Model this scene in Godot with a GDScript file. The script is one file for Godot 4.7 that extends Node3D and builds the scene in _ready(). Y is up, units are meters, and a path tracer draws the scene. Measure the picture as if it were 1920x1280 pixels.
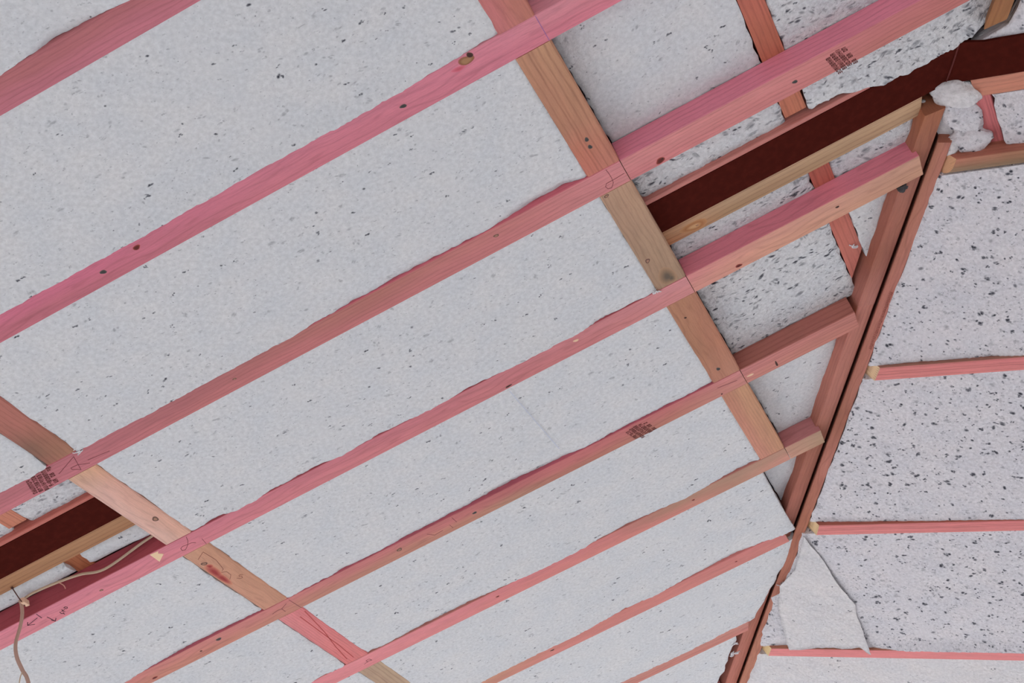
extends Node3D
# A flat ceiling bay of pink timber joists with speckled wool insulation, seen from below,
# meeting a second, falling slope of the roof along a diagonal hip. Metres; y is up.
# FA: the frame of the flat ceiling (x along the joists, d across them, w up from their undersides).
# FB: the same for the falling slope (x along its joists, away from the hip).

const CEIL := 4.319
const SP := 0.6          # joist spacing
const JW := 0.094        # joist width
const JH := 0.068        # joist depth
var FA := Transform3D(Basis.IDENTITY, Vector3(0, CEIL, 0))
var FB: Transform3D
var rng := RandomNumberGenerator.new()
var nz := FastNoiseLite.new()
var taken := {}
var wood := []
var M := {}

# ---------------------------------------------------------------- colours
func C(r: float, g: float, b: float) -> Color:      # a colour seen in the photograph's soft light -> base colour (linear)
	var k := 0.75
	var c := Color(r / 255.0, g / 255.0, b / 255.0).srgb_to_linear()
	return Color(minf(c.r / k, 1), minf(c.g / k, 1), minf(c.b / k, 1))

# ---------------------------------------------------------------- nodes
func numbered(called: String) -> String:
	if not taken.has(called):
		taken[called] = 0
		return called
	taken[called] += 1
	return "%s_%03d" % [called, taken[called]]

func tag(o: Node, label: String, category: String, group := "") -> void:
	o.set_meta("label", label)
	o.set_meta("category", category)
	if group != "":
		o.set_meta("group", group)

func thing(called: String, label: String, category: String, t: Transform3D, group := "") -> Node3D:
	var o := Node3D.new()
	o.name = numbered(called)
	add_child(o)
	o.transform = t
	tag(o, label, category, group)
	return o

func part(parent: Node, called: String, mesh: Mesh, m: Material, t := Transform3D.IDENTITY) -> MeshInstance3D:
	var o := MeshInstance3D.new()
	o.name = called
	o.mesh = mesh
	o.material_override = m
	o.transform = t
	o.cast_shadow = GeometryInstance3D.SHADOW_CASTING_SETTING_ON
	parent.add_child(o, true)
	return o

# ---------------------------------------------------------------- mesh collecting
class Mb:
	var v := PackedVector3Array()
	var n := PackedVector3Array()
	var c := PackedColorArray()
	var uv := PackedVector2Array()
	var ix := PackedInt32Array()
	func quad(a: Vector3, b: Vector3, cc: Vector3, d: Vector3, nn: Vector3, cols: Array, uvs: Array) -> void:
		var s := v.size()
		v.append_array([a, b, cc, d])
		for k in 4:
			n.append(nn)
			c.append(cols[k])
			uv.append(uvs[k])
		if (b - a).cross(cc - a).dot(nn) > 0:          # front faces run clockwise
			ix.append_array([s, s + 2, s + 1, s, s + 3, s + 2])
		else:
			ix.append_array([s, s + 1, s + 2, s, s + 2, s + 3])
	func flat(a: Vector3, b: Vector3, cc: Vector3, d: Vector3, out: Vector3, col: Color) -> void:
		var nn := (b - a).cross(cc - a).normalized()
		if nn.dot(out) < 0:
			nn = -nn
		quad(a, b, cc, d, nn, [col, col, col, col], [Vector2(a.x, a.z), Vector2(b.x, b.z), Vector2(cc.x, cc.z), Vector2(d.x, d.z)])
	func tri(a: Vector3, b: Vector3, cc: Vector3, nn: Vector3, cols: Array, uvs: Array) -> void:
		var s := v.size()
		v.append_array([a, b, cc])
		for k in 3:
			n.append(nn)
			c.append(cols[k])
			uv.append(uvs[k])
		if (b - a).cross(cc - a).dot(nn) > 0:
			ix.append_array([s, s + 2, s + 1])
		else:
			ix.append_array([s, s + 1, s + 2])
	func box(lo: Vector3, hi: Vector3, col: Color) -> void:
		var p := func(i: int, j: int, k: int) -> Vector3: return Vector3(hi.x if i else lo.x, hi.y if j else lo.y, hi.z if k else lo.z)
		flat(p.call(0, 0, 0), p.call(1, 0, 0), p.call(1, 0, 1), p.call(0, 0, 1), Vector3.DOWN, col)
		flat(p.call(0, 1, 0), p.call(1, 1, 0), p.call(1, 1, 1), p.call(0, 1, 1), Vector3.UP, col)
		flat(p.call(0, 0, 0), p.call(0, 1, 0), p.call(0, 1, 1), p.call(0, 0, 1), Vector3.LEFT, col)
		flat(p.call(1, 0, 0), p.call(1, 1, 0), p.call(1, 1, 1), p.call(1, 0, 1), Vector3.RIGHT, col)
		flat(p.call(0, 0, 0), p.call(1, 0, 0), p.call(1, 1, 0), p.call(0, 1, 0), Vector3.FORWARD, col)
		flat(p.call(0, 0, 1), p.call(1, 0, 1), p.call(1, 1, 1), p.call(0, 1, 1), Vector3.BACK, col)
	func mesh() -> ArrayMesh:
		var a := []
		a.resize(Mesh.ARRAY_MAX)
		a[Mesh.ARRAY_VERTEX] = v
		a[Mesh.ARRAY_NORMAL] = n
		a[Mesh.ARRAY_COLOR] = c
		a[Mesh.ARRAY_TEX_UV] = uv
		a[Mesh.ARRAY_INDEX] = ix
		var m := ArrayMesh.new()
		m.add_surface_from_arrays(Mesh.PRIMITIVE_TRIANGLES, a)
		return m

# a flat polygon (x, d) of a frame, from w0 up to w1
func prism(poly: Array, w0: float, w1: float, col: Color) -> ArrayMesh:
	var mb := Mb.new()
	var pts := PackedVector2Array()
	for p in poly:
		pts.append(Vector2(p[0], -p[1]))
	var mid := Vector2.ZERO
	for p in pts:
		mid += p / pts.size()
	var t := Geometry2D.triangulate_polygon(pts)
	for k in range(0, t.size(), 3):
		for s in 2:
			var y := w0 if s == 0 else w1
			var q := []
			var uvs := []
			for j in 3:
				var p := pts[t[k + j]]
				q.append(Vector3(p.x, y, p.y))
				uvs.append(p)
			mb.tri(q[0], q[1], q[2], Vector3.DOWN if s == 0 else Vector3.UP, [col, col, col], uvs)
	var ccw := Geometry2D.is_polygon_clockwise(pts)
	for k in pts.size():
		var a := pts[k]
		var b := pts[(k + 1) % pts.size()]
		var e := (b - a).normalized()
		var o := Vector3(e.y, 0, -e.x)
		if ccw:
			o = -o
		mb.flat(Vector3(a.x, w0, a.y), Vector3(b.x, w0, b.y), Vector3(b.x, w1, b.y), Vector3(a.x, w1, a.y), o, col)
	return mb.mesh()

# ---------------------------------------------------------------- textures
func tex_of(data: PackedByteArray, w: int, h: int) -> ImageTexture:
	var im := Image.create_from_data(w, h, false, Image.FORMAT_RGB8, data)
	im.generate_mipmaps()
	return ImageTexture.create_from_image(im)

# speckled polyester wool: white felt, grey and black recycled flecks
func wool_texture(sd: int, size: int, tile: float, kinds: Array, base: Color, mottle: float) -> ImageTexture:
	var r := RandomNumberGenerator.new()
	r.seed = sd
	var ppm := size / tile
	var dark := PackedFloat32Array()
	dark.resize(size * size)
	for kd in kinds:       # [how many, smallest radius mm, largest, darkness, longness]
		for i in int(kd[0]):
			var cx := r.randf() * size
			var cy := r.randf() * size
			var big := pow(r.randf(), 2.2)
			var rad: float = lerpf(kd[1], kd[2], big) * 0.001 * ppm
			var turn := r.randf() * PI if kd.size() > 5 else r.randfn(0.0, 0.55)
			for e in 1 + (r.randi() % 5 if rad > 1.4 else 0):
				var ex := cx + r.randfn(0, rad * (0.7 if kd.size() > 5 else 1.1))
				var ey := cy + r.randfn(0, rad * 0.7)
				var ra := rad * (r.randf_range(0.6, 1.0) if kd.size() > 5 else r.randf_range(0.35, 0.9)) * float(kd[4])
				var rb := rad * (r.randf_range(0.4, 0.85) if kd.size() > 5 else r.randf_range(0.3, 0.8))
				var st: float = kd[3] * r.randf_range(0.45, 1.0)
				var ct := cos(turn)
				var sn := sin(turn)
				var R := int(ceil(maxf(ra, rb) * 1.7)) + 1
				for yy in range(int(ey) - R, int(ey) + R + 1):
					for xx in range(int(ex) - R, int(ex) + R + 1):
						var ux := (xx - ex) * ct + (yy - ey) * sn
						var uy := -(xx - ex) * sn + (yy - ey) * ct
						var q := sqrt(ux * ux / (ra * ra) + uy * uy / (rb * rb))
						var a := (1.0 - smoothstep(0.35, 1.7, q)) * st
						if a > 0.0:
							var at := posmod(yy, size) * size + posmod(xx, size)
							dark[at] = maxf(dark[at], a)
	var f := FastNoiseLite.new()
	f.seed = sd
	f.noise_type = FastNoiseLite.TYPE_SIMPLEX_SMOOTH
	f.frequency = 0.07
	f.fractal_octaves = 4
	f.fractal_gain = 0.65
	var a1 := f.get_seamless_image(size, size, false, false, 0.1, false).get_data()
	f.seed = sd + 9
	f.frequency = 0.006
	f.fractal_octaves = 3
	var a2 := f.get_seamless_image(size, size, false, false, 0.1, false).get_data()
	var out := PackedByteArray()
	out.resize(size * size * 3)
	var br := base.r8
	var bg := base.g8
	var bb := base.b8
	for i in size * size:
		var g := (a1[i] - 128) * 0.13 * mottle + (a2[i] - 128) * 0.03 * mottle
		var tint := (a2[i] - 128) * 0.018
		var k := dark[i]
		out[3 * i] = clampi(int(lerpf(br + g + tint, 46, k)), 0, 255)
		out[3 * i + 1] = clampi(int(lerpf(bg + g, 47, k)), 0, 255)
		out[3 * i + 2] = clampi(int(lerpf(bb + g - tint, 56, k)), 0, 255)
	return tex_of(out, size, size)

func felt_normal(sd: int, size: int, fr: float, strength: float) -> ImageTexture:
	var f := FastNoiseLite.new()
	f.seed = sd
	f.noise_type = FastNoiseLite.TYPE_SIMPLEX_SMOOTH
	f.frequency = fr
	f.fractal_octaves = 4
	f.fractal_gain = 0.6
	f.domain_warp_enabled = true
	f.domain_warp_amplitude = 18.0
	f.domain_warp_frequency = 0.03
	var im := f.get_seamless_image(size, size, false, false, 0.1, false)
	im.bump_map_to_normal_map(strength)
	im.generate_mipmaps()
	return ImageTexture.create_from_image(im)

# pine grain: growth rings along the length, drawn as a factor on the dyed colour
func wood_texture(sd: int, rings: float, contrast: float, wander: float) -> ImageTexture:
	var w := 1024
	var h := 128
	var f := FastNoiseLite.new()
	f.seed = sd
	f.frequency = 1.0
	f.fractal_octaves = 2
	var out := PackedByteArray()
	out.resize(w * h * 3)
	for x in w:
		var ang := TAU * x / w
		var px := cos(ang) * 0.9
		var py := sin(ang) * 0.9
		var sway := f.get_noise_3d(px, py, 3.0) * wander
		for y in h:
			var c := float(y) / h
			var rr := c * rings + sway + f.get_noise_3d(px, py, c * 2.5 + 20.0) * wander * 0.8
			var ring := 0.5 + 0.5 * sin(TAU * rr)
			var late := pow(ring, 5.0) * contrast * (0.7 + 0.5 * f.get_noise_2d(floor(rr) * 3.7, 1.5))
			var fibre := f.get_noise_3d(px * 14.0, py * 14.0, y * 0.55) * 0.075 + f.get_noise_3d(px * 3.0, py * 3.0, y * 0.16) * 0.09
			var k := 1.0 - late + fibre - 0.03
			var kk := 1.0 - late * 1.25 + fibre - 0.03
			var at := 3 * (y * w + x)
			out[at] = clampi(int(255 * pow(clampf(k, 0, 1), 0.4545)), 0, 255)
			out[at + 1] = clampi(int(255 * pow(clampf(kk, 0, 1), 0.4545)), 0, 255)
			out[at + 2] = clampi(int(255 * pow(clampf(kk, 0, 1), 0.4545)), 0, 255)
	return tex_of(out, w, h)

func plain(col: Color, rough := 0.85, metal := 0.0) -> StandardMaterial3D:
	var m := StandardMaterial3D.new()
	m.albedo_color = col.linear_to_srgb()
	m.roughness = rough
	m.metallic = metal
	return m

func painted(rough := 0.85) -> StandardMaterial3D:      # colour from the mesh
	var m := StandardMaterial3D.new()
	m.vertex_color_use_as_albedo = true
	m.roughness = rough
	return m

func make_materials() -> void:
	for w in [[11, 7.0, 0.16, 0.5], [23, 4.0, 0.16, 0.9], [37, 10.0, 0.15, 0.3], [51, 5.5, 0.24, 0.22]]:
		var m := painted(0.78)
		m.albedo_texture = wood_texture(w[0], w[1], w[2], w[3])
		m.texture_filter = BaseMaterial3D.TEXTURE_FILTER_LINEAR_WITH_MIPMAPS_ANISOTROPIC
		wood.append(m)
	var nm := felt_normal(5, 1024, 0.06, 4.0)
	var nm2 := felt_normal(6, 1024, 0.035, 7.0)
	# flush side: fine grey flecks; recessed layer: longer streaks, with extra flecks painted in for shade; slope side: dense black flecks
	var fine := [[7000, 0.8, 2.0, 0.30, 1.5], [520, 1.8, 5.2, 0.24, 1.6], [330, 1.3, 4.0, 0.95, 1.35]]
	var streak := [[7000, 0.9, 2.2, 0.40, 2.0], [2000, 2.0, 6.5, 0.45, 2.3], [850, 2.0, 6.0, 1.0, 1.9]]
	var dense := [[8000, 1.0, 2.4, 0.42, 1.15, 1], [1300, 2.5, 7.0, 0.26, 1.1, 1], [1150, 2.2, 7.0, 1.0, 1.1, 1]]
	var k := 0
	for s in [["fine", fine, Color8(216, 216, 219), 1.0, nm, 0.4], ["streak", streak, Color8(216, 216, 219), 1.5, nm2, 0.8], ["dense", dense, Color8(220, 216, 221), 1.4, nm2, 0.8], ["pale", [[4500, 0.8, 2.0, 0.3, 1.4], [300, 1.2, 4.5, 0.8, 1.3]], Color8(222, 218, 220), 1.1, nm2, 0.7]]:
		var m := StandardMaterial3D.new()
		m.albedo_texture = wool_texture(71 + k, 1280, 1.6, s[1], s[2], s[3])
		m.roughness = 1.0
		m.normal_enabled = true
		m.normal_texture = s[4]
		m.normal_scale = s[5]
		m.texture_filter = BaseMaterial3D.TEXTURE_FILTER_LINEAR_WITH_MIPMAPS_ANISOTROPIC
		M[s[0]] = m
		k += 1
	M.mark = painted(0.9)
	var st := painted(0.95)
	st.metallic_specular = 0.12
	var sp := NoiseTexture2D.new()
	sp.width = 512
	sp.height = 512
	sp.seamless = true
	var sn := FastNoiseLite.new()
	sn.seed = 4
	sn.frequency = 0.02
	sn.fractal_octaves = 5
	sp.noise = sn
	var gr := Gradient.new()
	gr.offsets = PackedFloat32Array([0.0, 0.55, 0.8, 1.0])
	gr.colors = PackedColorArray([Color(0.88, 0.88, 0.88), Color(0.94, 0.94, 0.94), Color(1, 1, 1), Color(1, 1, 1)])
	sp.color_ramp = gr
	st.albedo_texture = sp
	st.uv1_scale = Vector3(3, 3, 3)
	M.steel = st

# ---------------------------------------------------------------- timber
# o: at [x, d, w] of the start corner; turn (degrees from the joist direction); len, wid, hgt;
#    tones [[l, near colour, far colour], ...]; side (colour of the near side); skew0, skew1 (end cuts); grain; seed
func timber_mesh(o: Dictionary) -> ArrayMesh:
	var mb := Mb.new()
	var L: float = o.len
	var W: float = o.wid
	var H: float = o.hgt
	var ch: float = o.get("arris", 0.0022)
	var tones: Array = o.tones
	var sd: float = o.get("seed", 1.0)
	var prof := [Vector2(0, H), Vector2(0, H * 0.5), Vector2(0, ch), Vector2(ch, 0)]
	for k in range(1, 6):
		prof.append(Vector2(lerpf(ch, W - ch, k / 6.0), 0))
	prof.append_array([Vector2(W - ch, 0), Vector2(W, ch), Vector2(W, H * 0.5), Vector2(W, H)])
	if o.get("wane", 0.0) > 0.0:                       # a rounded far edge
		var wn: float = o.wane
		prof = [Vector2(0, H), Vector2(0, H * 0.5), Vector2(0, ch), Vector2(ch, 0)]
		for k in range(0, 9):
			var a := PI / 2 * k / 8.0
			prof.append(Vector2(W - wn + sin(a) * wn, wn * 0.75 * (1 - cos(a))))
		prof.append(Vector2(W, H))
	var ns := maxi(2, int(L / 0.05))
	var per := [0.0]
	for k in range(1, prof.size()):
		per.append(per[k - 1] + prof[k].distance_to(prof[k - 1]))
	var s0: float = o.get("skew0", 0.0)
	var s1: float = o.get("skew1", 0.0)
	var up0: float = o.get("bevel0", 0.0)
	var uo := fmod(sd * 0.371, 1.0)
	var pt := func(i: int, k: int) -> Vector3:
		var p: Vector2 = prof[k]
		var f := float(i) / ns
		var l := lerpf(s0 * p.x / W + up0 * p.y / H, L + s1 * p.x / W, f)
		return Vector3(l, p.y, -p.x)
	var cl := func(i: int, k: int) -> Color:
		var p: Vector2 = prof[k]
		var l := L * i / ns
		var a: Array = tones[0]
		var b: Array = tones[tones.size() - 1]
		for j in tones.size() - 1:
			if l >= tones[j][0] and l <= tones[j + 1][0]:
				a = tones[j]
				b = tones[j + 1]
		var f := 0.0 if b[0] <= a[0] else clampf((l - a[0]) / (b[0] - a[0]), 0, 1)
		var c: float = p.x / W
		var near: Color = a[1].lerp(b[1], f)
		var far: Color = a[2].lerp(b[2], f)
		var cc := near.lerp(far, smoothstep(0.15, 0.85, c + 0.25 * nz.get_noise_2d(l * 60.0 + sd * 40, c * 30)))
		if k < 3 and o.has("side"):
			cc = o.side
		var grey := cc.get_luminance()
		cc = cc.lerp(Color(grey, grey, grey), 0.10)
		var g := 1.0 + 0.10 * nz.get_noise_2d(l * 90.0 + sd * 91.0, c * 160.0 + sd * 7.0) + 0.07 * nz.get_noise_2d(l * 400.0, c * 300.0 + sd * 13.0)
		return Color(minf(cc.r * g, 1), minf(cc.g * g, 1), minf(cc.b * g, 1))
	for k in prof.size() - 1:
		var e: Vector2 = prof[k + 1] - prof[k]
		var nn := Vector3(0, -e.x, -(-e.y) * -1.0)
		nn = Vector3(0, -absf(e.x), 0) + Vector3(0, 0, (1.0 if prof[k].x + prof[k + 1].x < W else -1.0) * absf(e.y))
		nn = nn.normalized()
		for i in ns:
			var u0 := L * i / ns / 1.3 + uo
			var u1 := L * (i + 1) / ns / 1.3 + uo
			mb.quad(pt.call(i, k), pt.call(i + 1, k), pt.call(i + 1, k + 1), pt.call(i, k + 1), nn,
				[cl.call(i, k), cl.call(i + 1, k), cl.call(i + 1, k + 1), cl.call(i, k + 1)],
				[Vector2(u0, per[k] / 0.1), Vector2(u1, per[k] / 0.1), Vector2(u1, per[k + 1] / 0.1), Vector2(u0, per[k + 1] / 0.1)])
	var last := prof.size() - 1
	var top: Color = cl.call(0, last)
	mb.quad(pt.call(0, 0), pt.call(ns, 0), pt.call(ns, last), pt.call(0, last), Vector3.UP, [top, top, top, top], [Vector2(0, 0), Vector2(1, 0), Vector2(1, 0.5), Vector2(0, 0.5)])
	var ec: Color = o.get("end", C(190, 150, 110))
	for e in 2:
		var i := 0 if e == 0 else ns
		var nn := Vector3(-1 if e == 0 else 1, 0, 0)
		for k in range(1, last):
			var en: Vector3 = (pt.call(i, k) - pt.call(i, 0)).cross(pt.call(i, k + 1) - pt.call(i, 0)).normalized()
			if en.dot(nn) < 0:
				en = -en
			mb.tri(pt.call(i, 0), pt.call(i, k), pt.call(i, k + 1), en, [ec, ec, ec], [Vector2(0.1, 0.1), Vector2(0.11, 0.6), Vector2(0.12, 0.7)])
	return mb.mesh()

func frame_at(F: Transform3D, at: Array, turn := 0.0) -> Transform3D:
	return F * Transform3D(Basis(Vector3.UP, deg_to_rad(turn)), Vector3(at[0], at[2], -at[1]))

func timber(called: String, label: String, group: String, F: Transform3D, o: Dictionary, category := "timber") -> Node3D:
	var t := thing(called, label, category, frame_at(F, o.at, o.get("turn", 0.0)), group)
	part(t, "board", timber_mesh(o), wood[int(o.get("grain", 0))])
	for kn in o.get("knots", []):
		knot(t, kn)
	return t

# [l, c, radius along, radius across, kind] on the underside: 0 dark, 1 ringed, 2 red brown, 3 nail hole, 4 pale patch
func knot(t: Node3D, kn: Array) -> void:
	var cols := [[C(60, 36, 32), C(72, 48, 42), C(95, 58, 52)], [C(150, 110, 92), C(62, 50, 44), C(150, 105, 92)], [C(84, 30, 26), C(120, 48, 42), C(172, 84, 80)], [C(58, 56, 56), C(70, 66, 64), C(110, 90, 84)], [C(212, 180, 150), C(206, 172, 144), C(200, 160, 138)], [C(140, 48, 50), C(164, 84, 74), C(188, 130, 104)], [C(96, 82, 70), C(128, 102, 82), C(158, 124, 98)], [C(152, 112, 80), C(128, 86, 60), C(160, 92, 84)], [C(184, 84, 98), C(190, 94, 110), C(198, 108, 126)], [C(184, 142, 102), C(150, 98, 60), C(170, 122, 84)]]
	var cc: Array = cols[int(kn[4])]
	var mb := Mb.new()
	var rad := [0.22, 0.6, 1.0] if int(kn[4]) in [5, 6, 8, 9] else [0.45, 0.8, 1.0]
	var hh := [-0.0011, -0.0009, -0.0001]
	var N := 16
	for r in 3:
		for k in N:
			var q := []
			for j in [[r - 1, k], [r - 1, k + 1], [r, k + 1], [r, k]]:
				var a: float = TAU * j[1] / N
				var wob: float = 1.0 + 0.12 * sin(a * 2.0 + kn[0] * 37.0) + 0.08 * sin(a * 3.0 + kn[1] * 91.0)
				var rr: float = 0.0 if j[0] < 0 else rad[j[0]] * wob
				var y: float = -0.0011 if j[0] < 0 else hh[j[0]]
				q.append(Vector3(kn[0] + cos(a) * rr * kn[2], y, -(kn[1] + sin(a) * rr * kn[3])))
			var ca: Color = cc[maxi(r - 1, 0)]
			var cb: Color = cc[r]
			if r == 0:
				mb.tri(q[0], q[2], q[3], Vector3.DOWN, [ca, cb, cb], [Vector2.ZERO, Vector2.ZERO, Vector2.ZERO])
			else:
				mb.quad(q[0], q[1], q[2], q[3], Vector3.DOWN, [ca, ca, cb, cb], [Vector2.ZERO, Vector2.ZERO, Vector2.ZERO, Vector2.ZERO])
	part(t.get_node("board"), ["knot", "knot", "knot", "nail_head", "scar", "dye_stain", "mould_stain", "knot", "dye_stain", "knot"][int(kn[4])], mb.mesh(), M.mark)

# a pen or pencil line on an underside; pts are [x, d] of the frame, t is the timber that carries it
func mark(t: Node3D, F: Transform3D, pts: Array, width: float, col: Color, called := "pencil_mark", w := 0.0) -> void:
	var mb := Mb.new()
	var inv := t.transform.affine_inverse() * F
	var up := (inv.basis * Vector3.UP).normalized()
	for k in pts.size() - 1:
		var a := inv * Vector3(pts[k][0], w, -pts[k][1])
		var b := inv * Vector3(pts[k + 1][0], w, -pts[k + 1][1])
		var e := (b - a).normalized()
		var s := e.cross(up).normalized() * width * 0.5
		a -= e * width * 0.3
		b += e * width * 0.3
		var dn := -up * 0.0005
		mb.flat(a - s + dn, b - s + dn, b + s + dn, a + s + dn, -up, col)
		mb.flat(a - s + dn, b - s + dn, b - s, a - s, -s, col)
		mb.flat(a + s + dn, b + s + dn, b + s, a + s, s, col)
	part(t.get_node("board"), called, mb.mesh(), M.mark)

# a mill's grade stamp: rows of small stencilled characters running across the timber, at l, c of its own axes
func stamp(t: Node3D, l: float, c0: float, rows: int, row_w: float, gap: float, n: int, ch: float, lean: float, sd: int) -> void:
	var r := RandomNumberGenerator.new()
	r.seed = sd
	var mb := Mb.new()
	var col := C(104, 52, 50)
	var y := -0.0005
	for q in rows:
		var skip := 1 if (q == 0 or q == rows - 1) and r.randf() < 0.6 else 0
		for k in range(skip, n - (r.randi() % 2)):
			var cc := c0 + k * ch * 1.16 + (0.003 if q % 2 else 0.0)
			var ll := l + q * (row_w + gap) + lean * (cc - c0)
			if q == rows - 1 and k % 3 == 2:
				continue
			# two uprights and some bars, like block capitals
			var bars := []
			var th := ch * 0.27
			bars.append([0.0, row_w, 0.0, th])
			if r.randf() < 0.75:
				bars.append([0.0, row_w, ch * 0.62, th])
			if r.randf() < 0.8:
				bars.append([0.0, row_w * 0.25, 0.0, ch * 0.85])
			if r.randf() < 0.6:
				bars.append([row_w * 0.4, row_w * 0.22, 0.0, ch * 0.85])
			if r.randf() < 0.6:
				bars.append([row_w * 0.78, row_w * 0.22, 0.0, ch * 0.85])
			for b in bars:
				var x0: float = ll + b[0]
				var z0: float = -(cc + b[2])
				mb.flat(Vector3(x0, y, z0), Vector3(x0 + b[1], y, z0), Vector3(x0 + b[1], y, z0 - b[3]), Vector3(x0, y, z0 - b[3]), Vector3.DOWN, col)
	part(t.get_node("board"), "grade_stamp", mb.mesh(), M.mark)

# ---------------------------------------------------------------- insulation
func along(line: Array, x: float, k: int) -> float:        # value k of a polyline [[x, ...], ...] at x
	if x <= line[0][0]:
		return line[0][k]
	for i in line.size() - 1:
		if x <= line[i + 1][0]:
			var f: float = (x - line[i][0]) / maxf(line[i + 1][0] - line[i][0], 1e-6)
			return lerpf(line[i][k], line[i + 1][k], f)
	return line[line.size() - 1][k]

# near / far: [[x, d, w], ...] edges against the joists; ends: [[t, x], ...] over t = 0 (near) .. 1 (far)
func panel_mesh(o: Dictionary) -> ArrayMesh:
	var near: Array = o.near
	var far: Array = o.far
	var e0: Array = o.e0
	var e1: Array = o.e1
	var wm: float = o.w
	var amp: float = o.get("amp", 0.0035)
	var fuzz: float = o.get("fuzz", 0.002)
	var endfuzz: float = o.get("endfuzz", 0.003)
	var sd: float = o.get("seed", 1.0)
	var thick: float = o.get("thick", 0.06)
	var edge_in: float = o.get("edge_in", 0.05)
	var swell: float = o.get("swell", 0.0)
	var L := 0.0
	for p in e1:
		for q in e0:
			L = maxf(L, p[1] - q[1])
	var nx := clampi(int(L / 0.009), 8, 330)
	var span: float = far[0][1] - near[0][1]
	var ny := clampi(int(span / 0.024), 8, 26)
	var step := L / nx
	var P := []
	for j in ny + 1:
		var t := float(j) / ny
		# rows crowd towards the two long edges
		t = lerpf(t, smoothstep(0.0, 1.0, t), 0.55)
		var xa := along(e0, t, 1)
		var xb := along(e1, t, 1)
		for i in nx + 1:
			var s := float(i) / nx
			var x := lerpf(xa, xb, s)
			var dn := along(near, x, 1)
			var df := along(far, x, 1)
			var d := lerpf(dn, df, t)
			if j == ny:
				d += fuzz * (0.35 + nz.get_noise_2d(x * 520.0, sd * 31.0) * 1.5 + nz.get_noise_2d(x * 2600.0, sd * 17.0) * 0.7)
			if i == 0 or i == nx:
				x += endfuzz * (nz.get_noise_2d(d * 420.0, sd * 53.0 + i) * 1.6 + nz.get_noise_2d(d * 2300.0, sd * 3.0 + i)) * (-1.0 if i == 0 else 1.0)
			var din := (t * (df - dn))
			var dif := ((1.0 - t) * (df - dn))
			var fn := 1.0 - smoothstep(0.0, edge_in, din)
			var ff := 1.0 - smoothstep(0.0, edge_in, dif)
			var w := wm
			w = lerpf(w, along(near, x, 2), fn)
			w = lerpf(w, along(far, x, 2), ff)
			w -= swell * sin(PI * t)
			w += amp * (nz.get_noise_2d(x * 90.0 + sd * 77.0, d * 90.0) + 0.45 * nz.get_noise_2d(x * 330.0 + sd * 19.0, d * 330.0)) * (1.0 - 0.75 * maxf(fn, ff))
			if j == ny:
				w += 0.0022 * (nz.get_noise_2d(x * 700.0, sd * 23.0) + nz.get_noise_2d(x * 2900.0, sd * 29.0))
			if i == 0 or i == nx:
				w += 0.004
			P.append(Vector3(x, w, -d))
	var mb := Mb.new()
	var uo := Vector2(fmod(sd * 0.618, 1.0), fmod(sd * 0.377, 1.0))
	var flip := -1.0 if int(sd) % 2 else 1.0
	var R := nx + 1
	var nrm := PackedVector3Array()
	for j in ny + 1:
		for i in R:
			var gx: Vector3 = P[j * R + mini(i + 1, nx)] - P[j * R + maxi(i - 1, 0)]
			var gd: Vector3 = P[mini(j + 1, ny) * R + i] - P[maxi(j - 1, 0) * R + i]
			var n := gx.cross(gd)
			if n.y > 0:
				n = -n
			nrm.append(n.normalized())
	for j in ny + 1:
		for i in R:
			var p: Vector3 = P[j * R + i]
			mb.v.append(p)
			mb.n.append(nrm[j * R + i])
			mb.c.append(Color.WHITE)
			mb.uv.append(Vector2(p.x * flip, -p.z * flip) / 1.6 + uo)
	for j in ny:
		for i in nx:
			var a := j * R + i
			mb.ix.append_array([a, a + 1, a + R + 1, a, a + R + 1, a + R])
	# the cut edges, rising into the cavity
	var rim := []
	for i in R:
		rim.append(i)
	for j in range(1, ny + 1):
		rim.append(j * R + nx)
	for i in range(nx - 1, -1, -1):
		rim.append(ny * R + i)
	for j in range(ny - 1, 0, -1):
		rim.append(j * R)
	var mid: Vector3 = (P[0] + P[nx] + P[ny * R] + P[ny * R + nx]) / 4.0
	for k in rim.size():
		var a: Vector3 = P[rim[k]]
		var b: Vector3 = P[rim[(k + 1) % rim.size()]]
		var u := Vector3(0, thick, 0)
		var o3 := (b - a).cross(Vector3.UP)
		if o3.dot(a - mid) < 0:
			o3 = -o3
		o3.y = 0
		var s := mb.v.size()
		mb.v.append_array([a, b, b + u, a + u])
		for q in 4:
			mb.n.append(o3.normalized())
			mb.c.append(Color.WHITE)
		var l0 := k * step / 1.6
		mb.uv.append_array([Vector2(l0, 0), Vector2(l0 + step / 1.6, 0), Vector2(l0 + step / 1.6, thick / 1.6), Vector2(l0, thick / 1.6)])
		if (b - a).cross(u).dot(o3) > 0:
			mb.ix.append_array([s, s + 2, s + 1, s, s + 3, s + 2])
		else:
			mb.ix.append_array([s, s + 1, s + 2, s, s + 2, s + 3])
	return mb.mesh()

func panel(label: String, group: String, F: Transform3D, o: Dictionary, mat: String, called := "insulation_batt") -> MeshInstance3D:
	var m := part(self, numbered(called), panel_mesh(o), M[mat], F)
	tag(m, label, "insulation", group)
	return m

func level(x0: float, x1: float, d: float, w: float) -> Array:
	return [[x0, d, w], [x1, d, w]]

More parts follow.
